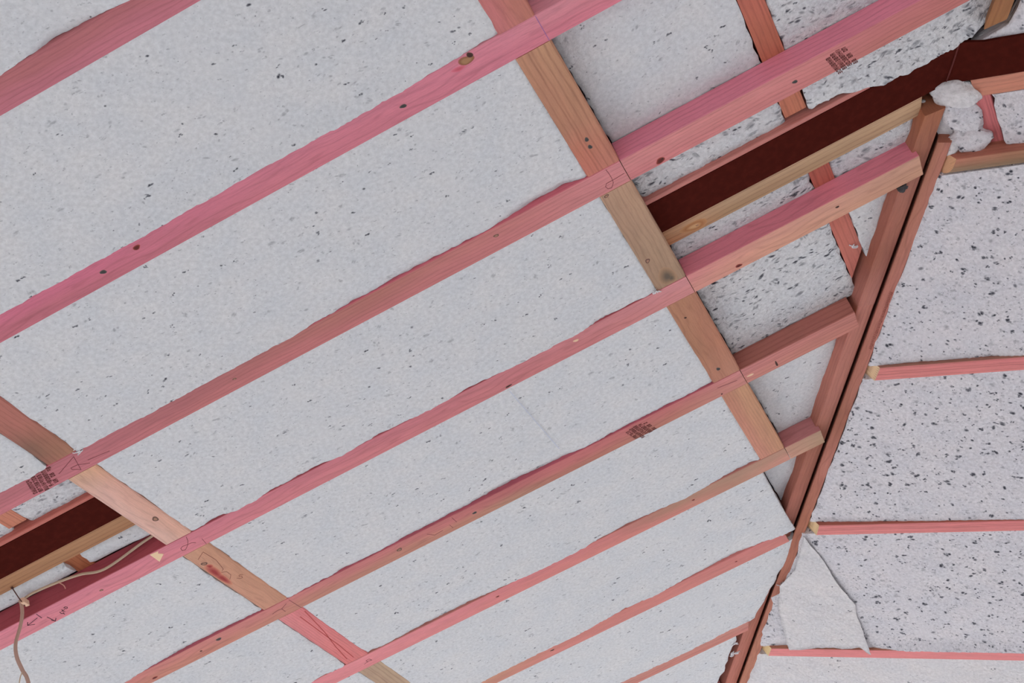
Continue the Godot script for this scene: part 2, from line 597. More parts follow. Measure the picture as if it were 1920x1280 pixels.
# a pushed-in handful of wool: a soft, creased lump
func lump(label: String, F: Transform3D, at: Array, r: Vector3, turn: float, mat: String, sd: float) -> void:
	var mb := Mb.new()
	var NU := 40
	var NV := 22
	var P := []
	for j in NV + 1:
		var v := PI * j / NV
		for i in NU + 1:
			var u := TAU * i / NU
			var dir := Vector3(sin(v) * cos(u), cos(v), sin(v) * sin(u))
			var k := 1.0 + 0.30 * nz.get_noise_3d(dir.x * 30 + sd * 50, dir.y * 30, dir.z * 30) + 0.05 * nz.get_noise_3d(dir.x * 150 + sd * 9, dir.y * 150, dir.z * 150)
			P.append(dir * r * k)
	for j in NV + 1:
		for i in NU + 1:
			var a := j * (NU + 1)
			var gx: Vector3 = P[a + (i + 1) % NU] - P[a + (i + NU - 1) % NU]
			var gy: Vector3 = P[mini(j + 1, NV) * (NU + 1) + i] - P[maxi(j - 1, 0) * (NU + 1) + i]
			var n := gx.cross(gy)
			var p: Vector3 = P[a + i]
			if n.dot(p) < 0:
				n = -n
			if n.length() < 1e-9:
				n = p
			mb.v.append(p)
			mb.n.append(n.normalized())
			mb.c.append(Color.WHITE)
			mb.uv.append(Vector2(p.x + at[0], p.z - at[1] + p.y * 0.6) / 1.6 + Vector2(sd * 0.31, sd * 0.17))
	for j in NV:
		for i in NU:
			var a := j * (NU + 1) + i
			var cw: bool = (P[a + NU + 2] - P[a]).cross(P[a + NU + 1] - P[a]).dot(P[a + NU + 2]) < 0
			mb.ix.append_array([a, a + 1, a + NU + 2, a, a + NU + 2, a + NU + 1] if cw else [a, a + NU + 2, a + 1, a, a + NU + 1, a + NU + 2])
	var m := part(self, numbered("insulation_wad"), mb.mesh(), M[mat], frame_at(F, at, turn))
	tag(m, label, "insulation", "wads of wool stuffed beside the hip")

func tube(pts: Array, ra: float, rb: float, col: Color) -> ArrayMesh:
	var mb := Mb.new()
	var cv := Curve3D.new()
	for k in pts.size():
		var d := Vector3.ZERO
		if k > 0 and k < pts.size() - 1:
			d = (pts[k + 1] - pts[k - 1]) / 6.0
		cv.add_point(pts[k], -d, d)
	var L := cv.get_baked_length()
	var n := maxi(6, int(L / 0.012))
	var N := 10
	var prev := []
	for i in n + 1:
		var p := cv.sample_baked(L * i / n, true)
		var q := cv.sample_baked(minf(L * i / n + 0.004, L), true)
		var o := cv.sample_baked(maxf(L * i / n - 0.004, 0), true)
		var e := (q - o).normalized()
		var s := e.cross(Vector3(0.31, 0.2, 0.93)).normalized()
		var t := e.cross(s).normalized()
		var ring := []
		for k in N:
			var a := TAU * k / N
			ring.append([p + s * cos(a) * ra + t * sin(a) * rb, (s * cos(a) * rb + t * sin(a) * ra).normalized()])
		if i > 0:
			for k in N:
				var k2 := (k + 1) % N
				mb.quad(prev[k][0], prev[k2][0], ring[k2][0], ring[k][0], (prev[k][1] + ring[k2][1]).normalized(), [col, col, col, col], [Vector2.ZERO, Vector2.ZERO, Vector2.ZERO, Vector2.ZERO])
				var s4 := mb.n.size() - 4
				mb.n[s4] = prev[k][1]
				mb.n[s4 + 1] = prev[k2][1]
				mb.n[s4 + 2] = ring[k2][1]
				mb.n[s4 + 3] = ring[k][1]
		else:
			pass
		prev = ring
	return mb.mesh()

# where each flush panel meets the near side of its joist: [x, d, w] (w below zero: the wool laps over the underside)
var EDGE := {
	1: [[-1.190, 0.504, -0.0050], [-1.053, 0.504, 0.0126], [-0.949, 0.504, 0.0080], [-0.866, 0.504, -0.0050]],
	2: [[-1.662, 1.108, -0.0050], [-1.361, 1.109, -0.0050], [-1.195, 1.111, -0.0050], [-1.158, 1.109, -0.0050], [-1.091, 1.107, -0.0050], [-0.994, 1.108, -0.0050], [-0.907, 1.105, -0.0050], [-0.673, 1.108, -0.0050], [-0.510, 1.106, -0.0050], [-0.357, 1.104, 0.0024], [-0.284, 1.104, 0.0060], [-0.241, 1.104, 0.0066]],
	3: [[-2.125, 1.705, -0.0050], [-2.027, 1.708, -0.0050], [-1.980, 1.704, -0.0050], [-1.957, 1.704, -0.0050], [-1.853, 1.705, -0.0050], [-1.720, 1.704, -0.0050], [-1.588, 1.707, -0.0050], [-1.270, 1.704, -0.0050], [-1.170, 1.704, -0.0050], [-1.068, 1.704, 0.0025], [-1.022, 1.704, 0.0035], [-0.958, 1.704, 0.0090], [-0.895, 1.704, 0.0052], [-0.809, 1.704, 0.0107], [-0.705, 1.704, 0.0080], [-0.529, 1.704, 0.0044], [-0.406, 1.704, 0.0178], [-0.301, 1.704, 0.0191], [-0.245, 1.704, 0.0053]],
	4: [[-1.864, 2.304, 0.0004], [-1.803, 2.304, 0.0067], [-1.749, 2.304, 0.0058], [-1.715, 2.304, -0.0050], [-1.681, 2.304, -0.0050], [-1.642, 2.304, -0.0050], [-1.592, 2.304, 0.0023], [-1.495, 2.304, 0.0043], [-1.412, 2.304, 0.0057], [-1.325, 2.304, -0.0050], [-1.196, 2.304, 0.0038], [-0.999, 2.304, -0.0050], [-0.867, 2.304, 0.0036], [-0.830, 2.304, 0.0030], [-0.702, 2.304, -0.0050], [-0.580, 2.304, -0.0050], [-0.498, 2.306, -0.0050], [-0.434, 2.304, 0.0059], [-0.309, 2.304, 0.0038], [-0.244, 2.304, 0.0018]],
	5: [[-2.535, 2.909, -0.0050], [-2.293, 2.904, 0.0116], [-2.163, 2.904, 0.0111], [-1.984, 2.904, 0.0074], [-1.865, 2.904, 0.0011], [-1.822, 2.904, 0.0028], [-1.754, 2.904, 0.0045], [-1.695, 2.904, 0.0023], [-1.649, 2.904, 0.0088], [-1.503, 2.904, 0.0043], [-1.397, 2.904, 0.0096], [-1.237, 2.904, 0.0098], [-1.100, 2.904, 0.0130], [-0.996, 2.904, 0.0181], [-0.922, 2.904, 0.0150], [-0.785, 2.904, 0.0124], [-0.718, 2.904, 0.0037], [-0.557, 2.904, 0.0086], [-0.346, 2.904, 0.0067], [-0.234, 2.904, 0.0090]],
	6: [[-2.113, 3.504, -0.0050], [-2.063, 3.504, 0.0046], [-1.967, 3.504, -0.0050], [-1.837, 3.504, 0.0088], [-1.799, 3.504, 0.0039], [-1.767, 3.504, 0.0041], [-1.623, 3.504, 0.0089], [-1.442, 3.504, 0.0098], [-1.293, 3.504, 0.0036], [-1.159, 3.504, -0.0050], [-0.990, 3.504, -0.0050], [-0.887, 3.504, 0.0027], [-0.776, 3.504, 0.0073], [-0.633, 3.504, 0.0012], [-0.548, 3.504, -0.0050], [-0.329, 3.504, 0.0086], [-0.270, 3.504, 0.0089], [-0.239, 3.504, 0.0013]],
	7: [[-1.667, 4.121, -0.0050], [-1.549, 4.116, -0.0050], [-1.387, 4.112, -0.0050], [-1.246, 4.121, -0.0050], [-1.116, 4.104, -0.0050], [-0.997, 4.104, 0.0034], [-0.856, 4.104, -0.0050], [-0.744, 4.104, 0.0036], [-0.585, 4.104, 0.0105], [-0.501, 4.104, 0.0119], [-0.303, 4.116, -0.0050]],
	8: [[-1.246, 4.708, -0.0050], [-0.950, 4.718, -0.0050], [-0.898, 4.715, -0.0050], [-0.792, 4.708, -0.0050], [-0.736, 4.704, -0.0050], [-0.636, 4.706, -0.0050]],
}

func hip_x(d: float, off := 0.0) -> float:       # x of the hip line at d, moved off sideways
	return 0.6725 - 0.5075 * (d - 2.2548) + off

func _ready() -> void:
	# ------------------------------------------------ camera, sky, exposure
	var cam := Camera3D.new()
	cam.name = "camera"
	add_child(cam)
	cam.transform = Transform3D(Basis(Vector3(0.877338, -0.290326, -0.382084), Vector3(0.456427, 0.750699, 0.477624), Vector3(0.148163, -0.593432, 0.79113)).orthonormalized(), Vector3(0, 1.6, 1.43054))
	cam.fov = 24.8176
	cam.near = 0.05
	cam.far = 200.0
	cam.current = true
	var env := Environment.new()
	env.tonemap_mode = Environment.TONE_MAPPER_LINEAR
	env.tonemap_exposure = 1.86
	env.background_mode = Environment.BG_SKY
	var sky := Sky.new()
	var psm := ProceduralSkyMaterial.new()
	psm.sky_top_color = Color(0.86, 0.865, 0.89)
	psm.sky_horizon_color = Color(0.948, 0.944, 0.950)
	psm.ground_horizon_color = Color(0.948, 0.944, 0.950)
	psm.ground_bottom_color = Color(0.5, 0.5, 0.5)
	psm.energy_multiplier = 3.4
	psm.sun_angle_max = 0.0
	sky.sky_material = psm
	env.sky = sky
	env.sdfgi_enabled = true
	env.ssao_enabled = true
	env.ssil_enabled = true
	var we := WorldEnvironment.new()
	we.name = "world_environment"
	we.environment = env
	add_child(we)

	rng.seed = 7
	nz.seed = 12
	nz.frequency = 0.03
	nz.fractal_octaves = 3
	var e1 := Vector3(0.868987, -0.483858, 0.103653).normalized()
	var up := Vector3(0.493605, 0.832831, -0.250492).normalized()
	var e2 := up.cross(e1).normalized()
	FB = Transform3D(Basis(e1, up, -e2), Vector3(0.6696, CEIL, -2.2548))
	make_materials()
	build_setting()
	build_steel()
	build_joists()
	build_blocking()
	build_hip()
	build_purlins()
	build_panels()
	build_slope()
	build_cable()
	build_tufts()

# ---------------------------------------------------------------- the building around
func structure(called: String, mesh: Mesh, m: Material, t := Transform3D.IDENTITY) -> void:
	var o := part(self, called, mesh, m, t)
	o.set_meta("kind", "structure")

func build_setting() -> void:
	var w := Color.WHITE
	var concrete := plain(Color(0.485, 0.495, 0.495), 0.9)
	var wall := plain(Color(0.62, 0.61, 0.60), 0.95)
	var warm_wall := plain(Color(0.60, 0.55, 0.51), 0.9)  # warm tint of two unseen walls, chosen for its bounce onto the ceiling
	var lining := plain(Color(0.10, 0.10, 0.11), 0.95)
	var soil := plain(Color(0.41, 0.405, 0.385), 1.0)
	# roof underlay over both slopes, closed above the insulation
	structure("ceiling", prism([[-5.2, -4.2], [hip_x(-4.2, 0.2), -4.2], [hip_x(8.2, 0.2), 8.2], [-5.2, 8.2]], 0.19, 0.22, w), lining, FA)
	structure("ceiling_slope", prism([[-3.4, 6.2], [3.6, 6.2], [3.6, -6.6], [3.45, -6.6], [-0.2, 0.0]], 0.19, 0.22, w), lining, FB)
	var mb := Mb.new()
	mb.box(Vector3(-5.2, -0.2, -8.2), Vector3(5.0, 0.0, 4.2), w)
	structure("floor", mb.mesh(), concrete)
	mb = Mb.new()
	mb.box(Vector3(-60, -0.5, -60), Vector3(60, -0.21, 60), w)
	structure("ground", mb.mesh(), soil)
	# unseen walls: right closed, openings elsewhere added and sized for the light they admit
	mb = Mb.new()
	for x in [-5.2, -2.0, 1.2, 4.7]:
		mb.box(Vector3(x, 0, -8.2), Vector3(x + 0.3, 2.1, -8.05), w)
	mb.box(Vector3(-5.2, 2.1, -8.2), Vector3(5.0, 2.6, -8.05), w)
	structure("wall_far", mb.mesh(), warm_wall)
	mb = Mb.new()
	mb.box(Vector3(4.85, 0, -8.05), Vector3(5.0, 2.3, 4.2), w)
	structure("wall_right", mb.mesh(), warm_wall)
	mb = Mb.new()
	for z in [-8.05, -4.6, -1.2, 1.4, 3.9]:
		mb.box(Vector3(-5.2, 0, z), Vector3(-5.05, 2.4, z + 0.3), w)
	mb.box(Vector3(-5.2, 2.4, -8.05), Vector3(-5.05, CEIL + 0.19, 4.2), w)
	structure("wall_left", mb.mesh(), wall)
	mb = Mb.new()
	for x in [[-5.05, -1.6], [1.2, 4.85]]:
		mb.box(Vector3(x[0], 0, 4.05), Vector3(x[1], 2.4, 4.2), w)
	mb.box(Vector3(-5.05, 2.4, 4.05), Vector3(4.85, CEIL + 0.19, 4.2), w)
	structure("wall_near", mb.mesh(), wall)

# ---------------------------------------------------------------- steel
func build_steel() -> void:
	var t := thing("steel_beam", "dark red primed steel beam bent at a welded mitre over the hip", "beam", FA)
	var red := C(70, 25, 23)
	var xa := 0.818
	var xb := 0.752
	part(t, "bottom_flange", prism([[-4.8, 1.991], [xa, 1.991], [xb, 2.130], [-4.8, 2.130]], 0.050, 0.060, red), M.steel)
	part(t, "web", prism([[-4.8, 2.056], [0.79, 2.056], [0.785, 2.064], [-4.8, 2.064]], 0.060, 0.165, red), M.steel)
	part(t, "top_flange", prism([[-4.8, 1.991], [xa + 0.03, 1.991], [xb + 0.03, 2.130], [-4.8, 2.130]], 0.165, 0.175, red), M.steel)
	var rel := t.transform.affine_inverse() * FB
	part(t, "bottom_flange", prism([[0.132, -0.268], [0.0615, -0.1365], [2.6, -0.1365], [2.6, -0.253], [0.19, -0.256]], 0.050, 0.060, red), M.steel, rel)
	part(t, "web", prism([[0.1, -0.206], [2.6, -0.206], [2.6, -0.198], [0.1, -0.198]], 0.060, 0.165, red), M.steel, rel)
	part(t, "weld_seam", tube([Vector3(xa - 0.001, 0.0497, -1.993), Vector3((xa + xb) / 2, 0.0492, -2.0605), Vector3(xb - 0.001, 0.0497, -2.128)], 0.0035, 0.0022, C(88, 34, 30)), M.mark)
	# packers bolted into the beam's two sides
	var g := "timber packers along the steel beam"
	var tan_ := C(172, 136, 102)
	var tan2 := C(160, 122, 86)
	timber("packer", "pink timber packer strip along the upper edge of the red steel", g, FA, {at = [-0.9, 1.9735, 0.051], len = 1.45, wid = 0.0172, hgt = 0.1, tones = [[0, C(180, 112, 102), C(182, 108, 98)], [1.45, C(186, 116, 106), C(180, 104, 96)]], seed = 3, grain = 2})
	timber("packer", "yellow tan timber packer along the lower edge of the red steel, beside the hip", g, FA, {at = [-0.9, 2.131, 0.052], len = 1.58, wid = 0.074, hgt = 0.1, tones = [[0, tan2, C(166, 116, 76)], [0.75, C(172, 122, 84), C(176, 112, 70)], [0.95, tan_, tan2], [1.58, C(186, 148, 112), tan_]], seed = 4, grain = 3, skew1 = -0.02, knots = [[0.850, 0.044, 0.042, 0.022, 9], [0.858, 0.046, 0.009, 0.006, 1]]})
	timber("packer", "orange pink packer strip above the red steel at the left edge", g, FA, {at = [-4.0, 1.9735, 0.051], len = 2.3, wid = 0.0172, hgt = 0.1, tones = [[0, C(176, 96, 84), C(178, 98, 84)], [2.3, C(184, 100, 86), C(180, 96, 82)]], seed = 5, grain = 2})
	timber("packer", "brown tan packer below the red steel at the left edge, beside the cable", g, FA, {at = [-4.0, 2.131, 0.052], len = 2.3, wid = 0.076, hgt = 0.1, tones = [[0, C(160, 112, 72), C(156, 106, 68)], [2.3, C(166, 118, 78), C(160, 110, 70)]], seed = 6, grain = 3})
	timber("packer", "orange timber packer under the short steel length at the right edge", g, FB, {at = [0.128, -0.1355, 0.052], len = 2.4, wid = 0.062, hgt = 0.1, tones = [[0, C(192, 122, 98), C(196, 124, 98)], [2.4, C(196, 128, 102), C(190, 118, 94)]], seed = 7, grain = 0, end = C(110, 120, 104)})

# ---------------------------------------------------------------- joists of the flat ceiling
func joist(n: int, x0: float, x1: float, label: String, o: Dictionary) -> Node3D:
	o.at = [x0, n * SP - JW, 0.0]
	o.len = x1 - x0
	o.wid = JW
	o.hgt = JH
	o.seed = n * 3.1 + x0
	for t in o.tones:          # tone stops are written in ceiling x
		t[0] -= x0
	for k in o.get("knots", []):
		k[0] -= x0
		k[1] -= n * SP - JW
	return timber("ceiling_joist", label, "pink joists of the flat ceiling", FA, o, "joist")

func build_joists() -> void:
	var pen := C(78, 40, 52)
	var lead := C(118, 62, 66)
	var XL := -4.6
	joist(1, XL, 1.45, "dusky pink joist crossing the top left corner", {tones = [[XL, C(170, 92, 98), C(180, 100, 112)], [-1.1, C(174, 98, 102), C(186, 104, 118)], [1.4, C(176, 96, 104), C(190, 106, 120)]], grain = 0})
	var j := joist(2, XL, 1.18, "magenta pink joist with a big split knot beside the tan blocking", {tones = [[XL, C(196, 100, 122), C(184, 96, 112)], [-1.4, C(200, 102, 126), C(184, 98, 112)], [-0.9, C(198, 110, 128), C(196, 108, 122)], [-0.3, C(204, 116, 134), C(202, 112, 130)], [-0.1, C(206, 126, 138), C(204, 112, 128)], [1.35, C(204, 116, 128), C(202, 110, 124)]], side = C(206, 128, 140), grain = 1,
		knots = [[-1.276, 1.137, 0.011, 0.008, 2], [-1.387, 1.155, 0.009, 0.007, 3], [-0.525, 1.155, 0.009, 0.006, 3], [-0.337, 1.124, 0.019, 0.015, 7], [-0.323, 1.115, 0.007, 0.011, 0], [-0.362, 1.136, 0.020, 0.008, 8]]})
	mark(j, FA, [[-0.143, 1.108], [-0.143, 1.198]], 0.0016, C(140, 100, 150), "chalk_line")
	j = joist(3, XL, -0.1415, "brownish pink joist with a grade stamp over pale blocking at the left", {tones = [[XL, C(174, 96, 102), C(182, 102, 106)], [-1.9, C(176, 98, 106), C(186, 104, 112)], [-1.5, C(170, 96, 98), C(184, 104, 104)], [-0.9, C(172, 104, 94), C(184, 104, 104)], [-0.45, C(190, 112, 110), C(192, 112, 112)], [-0.14, C(204, 124, 128), C(198, 122, 122)]], side = C(196, 92, 106), grain = 0,
		knots = [[-1.370, 1.752, 0.006, 0.004, 1], [-0.529, 1.738, 0.008, 0.006, 1]]})
	stamp(j, -2.045 - XL, 0.004, 5, 0.014, 0.004, 9, 0.0085, -0.35, 5)
	for l in [[[-1.962, 1.758], [-1.886, 1.722]], [[-1.886, 1.722], [-1.908, 1.787], [-1.925, 1.768], [-1.923, 1.760], [-1.902, 1.761], [-1.873, 1.780]], [[-1.868, 1.764], [-1.801, 1.773]]]:
		mark(j, FA, l, 0.0018, lead)
	mark(j, FA, [[-0.184, 1.711], [-0.182, 1.732], [-0.182, 1.753], [-0.184, 1.772], [-0.195, 1.788], [-0.205, 1.785], [-0.208, 1.772], [-0.201, 1.762], [-0.190, 1.762], [-0.177, 1.762], [-0.147, 1.759]], 0.0014, lead)
	j = joist(3, -0.1395, 0.89, "pink joist with grade stamp and dark knot above the red steel", {tones = [[-0.14, C(200, 122, 122), C(198, 114, 116)], [0.3, C(204, 124, 122), C(200, 118, 116)], [0.6, C(190, 108, 108), C(186, 108, 102)], [1.4, C(178, 98, 100), C(184, 102, 98)]], side = C(212, 118, 138), grain = 0,  # near side coloured lighter to make up for weak light on it
		knots = [[-0.046, 1.783, 0.014, 0.011, 2], [-0.04, 1.780, 0.006, 0.005, 0], [0.36, 1.757, 0.008, 0.006, 3]]})
	stamp(j, 0.452 + 0.1395, 0.018, 4, 0.0125, 0.0035, 9, 0.0088, 0.25, 8)
	j = joist(4, XL, -0.1415, "rosy joist with handwritten numbers and arrows beside the hanging cable", {tones = [[XL, C(204, 112, 126), C(206, 114, 126)], [-2.3, C(206, 116, 132), C(208, 118, 130)], [-1.6, C(196, 108, 120), C(202, 114, 122)], [-1.0, C(190, 106, 114), C(192, 108, 112)], [-0.5, C(190, 112, 116), C(192, 110, 112)], [-0.14, C(204, 130, 132), C(200, 126, 124)]], side = C(158, 62, 72), grain = 1,
		knots = [[-0.775, 2.388, 0.012, 0.004, 0], [-0.522, 2.338, 0.009, 0.006, 4], [-2.242, 2.359, 0.007, 0.005, 1]]})
	for l in [[[-2.456, 2.312], [-2.459, 2.343]], [[-2.468, 2.333], [-2.514, 2.345], [-2.502, 2.329]], [[-2.514, 2.345], [-2.496, 2.357]], [[-2.445, 2.352], [-2.444, 2.394], [-2.431, 2.380]], [[-2.444, 2.394], [-2.448, 2.378]], [[-2.402, 2.360], [-2.404, 2.368], [-2.403, 2.375], [-2.397, 2.373], [-2.400, 2.379], [-2.400, 2.383]], [[-2.389, 2.353], [-2.393, 2.367], [-2.390, 2.371]], [[-2.397, 2.362], [-2.383, 2.360]], [[-2.377, 2.357], [-2.379, 2.350], [-2.373, 2.348], [-2.370, 2.356], [-2.374, 2.361], [-2.379, 2.360]]]:
		mark(j, FA, l, 0.0026, pen, "pen_mark")
	mark(j, FA, [[-1.893, 2.313], [-1.901, 2.335], [-1.914, 2.355], [-1.934, 2.373], [-1.944, 2.370], [-1.941, 2.356], [-1.931, 2.350], [-1.913, 2.353], [-1.899, 2.355], [-1.891, 2.365]], 0.0018, lead)
	mark(j, FA, [[-1.865, 2.359], [-1.872, 2.398]], 0.0012, lead)
	part(j.get_node("board"), "torn_patch", prism([[-2.025, 2.308], [-1.996, 2.313], [-2.004, 2.322], [-1.994, 2.339], [-2.008, 2.35], [-2.027, 2.366]], -0.0008, 0.0, C(216, 186, 152)), M.mark, j.transform.affine_inverse() * FA)
	j = joist(4, -0.1395, 0.612, "two-tone joist end, magenta side and tan underside, reaching the hip", {tones = [[-0.14, C(204, 124, 122), C(202, 132, 120)], [0.1, C(204, 140, 122), C(204, 142, 118)], [0.612, C(190, 140, 116), C(188, 136, 108)]], side = C(206, 112, 128), grain = 1, skew1 = -0.004,  # magenta side brightened in colour, in place of light the recess lacks
		knots = [[0.343, 2.345, 0.007, 0.004, 0], [0.011, 2.380, 0.012, 0.007, 2]]})
	j = joist(5, XL, -0.1415, "joist with tan streaks, ringed knots and a grade stamp near its middle", {tones = [[XL, C(190, 112, 104), C(186, 116, 98)], [-2.2, C(194, 116, 108), C(188, 118, 100)], [-1.6, C(190, 108, 106), C(178, 116, 98)], [-1.2, C(182, 100, 98), C(180, 116, 96)], [-1.0, C(176, 92, 92), C(166, 116, 94)], [-0.85, C(186, 98, 98), C(170, 104, 88)], [-0.4, C(184, 100, 98), C(176, 108, 92)], [-0.14, C(194, 120, 116), C(192, 122, 112)]], side = C(172, 78, 92), grain = 1,
		knots = [[-1.154, 2.954, 0.008, 0.007, 3], [-1.445, 2.948, 0.011, 0.009, 1], [-1.445, 2.948, 0.004, 0.003, 0], [-2.165, 2.939, 0.010, 0.009, 3], [-2.248, 2.956, 0.005, 0.004, 0], [-2.453, 2.976, 0.013, 0.006, 2], [-0.231, 2.986, 0.004, 0.003, 0]]})
	stamp(j, -0.572 - XL, 0.014, 5, 0.0135, 0.003, 9, 0.0085, 0.22, 13)
	for l in [[[-1.953, 2.951], [-1.929, 2.944], [-1.914, 2.947], [-1.914, 2.973]], [[-1.885, 2.930], [-1.914, 2.947]], [[-1.867, 2.915], [-1.864, 2.999]], [[-1.332, 2.939], [-1.322, 2.955], [-1.316, 2.967], [-1.282, 2.963]], [[-1.250, 2.952], [-1.249, 2.977]], [[-1.225, 2.916], [-1.224, 2.954]], [[-0.233, 2.940], [-0.165, 2.953]]]:
		mark(j, FA, l, 0.0016, lead)
	joist(5, -0.1395, 0.271, "reddish brown joist end butting the hip where its timber is spliced", {tones = [[-0.14, C(190, 114, 110), C(192, 120, 108)], [0.271, C(180, 110, 98), C(184, 112, 98)]], side = C(162, 94, 82), grain = 3, skew1 = -0.006,
		knots = [[-0.026, 2.970, 0.004, 0.016, 0], [-0.119, 2.961, 0.012, 0.006, 4]]})
	j = joist(6, XL, -0.1415, "rosy joist fading to tan, just below the stamped one", {tones = [[XL, C(208, 118, 122), C(210, 120, 122)], [-1.8, C(216, 126, 132), C(212, 122, 126)], [-1.2, C(204, 114, 116), C(206, 118, 114)], [-0.85, C(196, 112, 108), C(202, 118, 110)], [-0.6, C(166, 118, 96), C(200, 120, 108)], [-0.35, C(168, 126, 104), C(176, 124, 102)], [-0.14, C(176, 128, 106), C(196, 132, 114)]], side = C(180, 108, 98), grain = 2,
		knots = [[-1.330, 3.550, 0.007, 0.005, 2], [-0.519, 3.550, 0.006, 0.005, 2]]})
	mark(j, FA, [[-1.910, 3.564], [-1.889, 3.555], [-1.875, 3.560], [-1.878, 3.543], [-1.892, 3.544], [-1.893, 3.562]], 0.0016, lead)
	joist(6, -0.1395, 0.001, "short tan joist stub with a pink side, lapping the hip", {tones = [[-0.14, C(178, 128, 106), C(192, 138, 116)], [0.0, C(168, 132, 106), C(166, 130, 100)]], side = C(176, 108, 108), grain = 1, skew1 = -0.006})
	joist(7, XL, -0.306, "salmon joist ending short of the hip above the ragged panel edge", {tones = [[XL, C(190, 126, 100), C(192, 124, 100)], [-1.6, C(188, 134, 104), C(192, 124, 104)], [-1.35, C(196, 116, 104), C(200, 118, 110)], [-0.3, C(196, 112, 108), C(194, 114, 106)]], grain = 2,
		knots = [[-0.526, 4.153, 0.006, 0.004, 2], [-1.346, 4.150, 0.009, 0.005, 0]]})
	joist(8, XL, -0.632, "short salmon joist reaching the hip near the bottom edge", {tones = [[XL, C(186, 112, 98), C(190, 116, 102)], [-0.63, C(184, 120, 106), C(186, 112, 100)]], grain = 1, skew1 = -0.03})
	joist(9, XL, -0.93, "pink joist tip barely showing at the bottom edge by the hip", {tones = [[XL, C(190, 110, 106), C(190, 110, 106)], [-0.93, C(196, 114, 110), C(190, 110, 106)]], grain = 0, skew1 = -0.03})

# ---------------------------------------------------------------- blocking between the joists
func block(n: int, x1: float, wid: float, label: String, o: Dictionary) -> Node3D:      # between joists n and n + 1, right edge at x1
	o.at = [x1, n * SP + 0.0008, 0.0012]
	o.turn = 90.0
	o.len = SP - JW - 0.0016
	o.wid = wid
	o.hgt = 0.045
	o.arris = 0.0035
	o.seed = n * 5.3 + absf(x1) * 3.0
	return timber("timber_blocking", label, "blocking pieces between the joists", FA, o, "blocking")

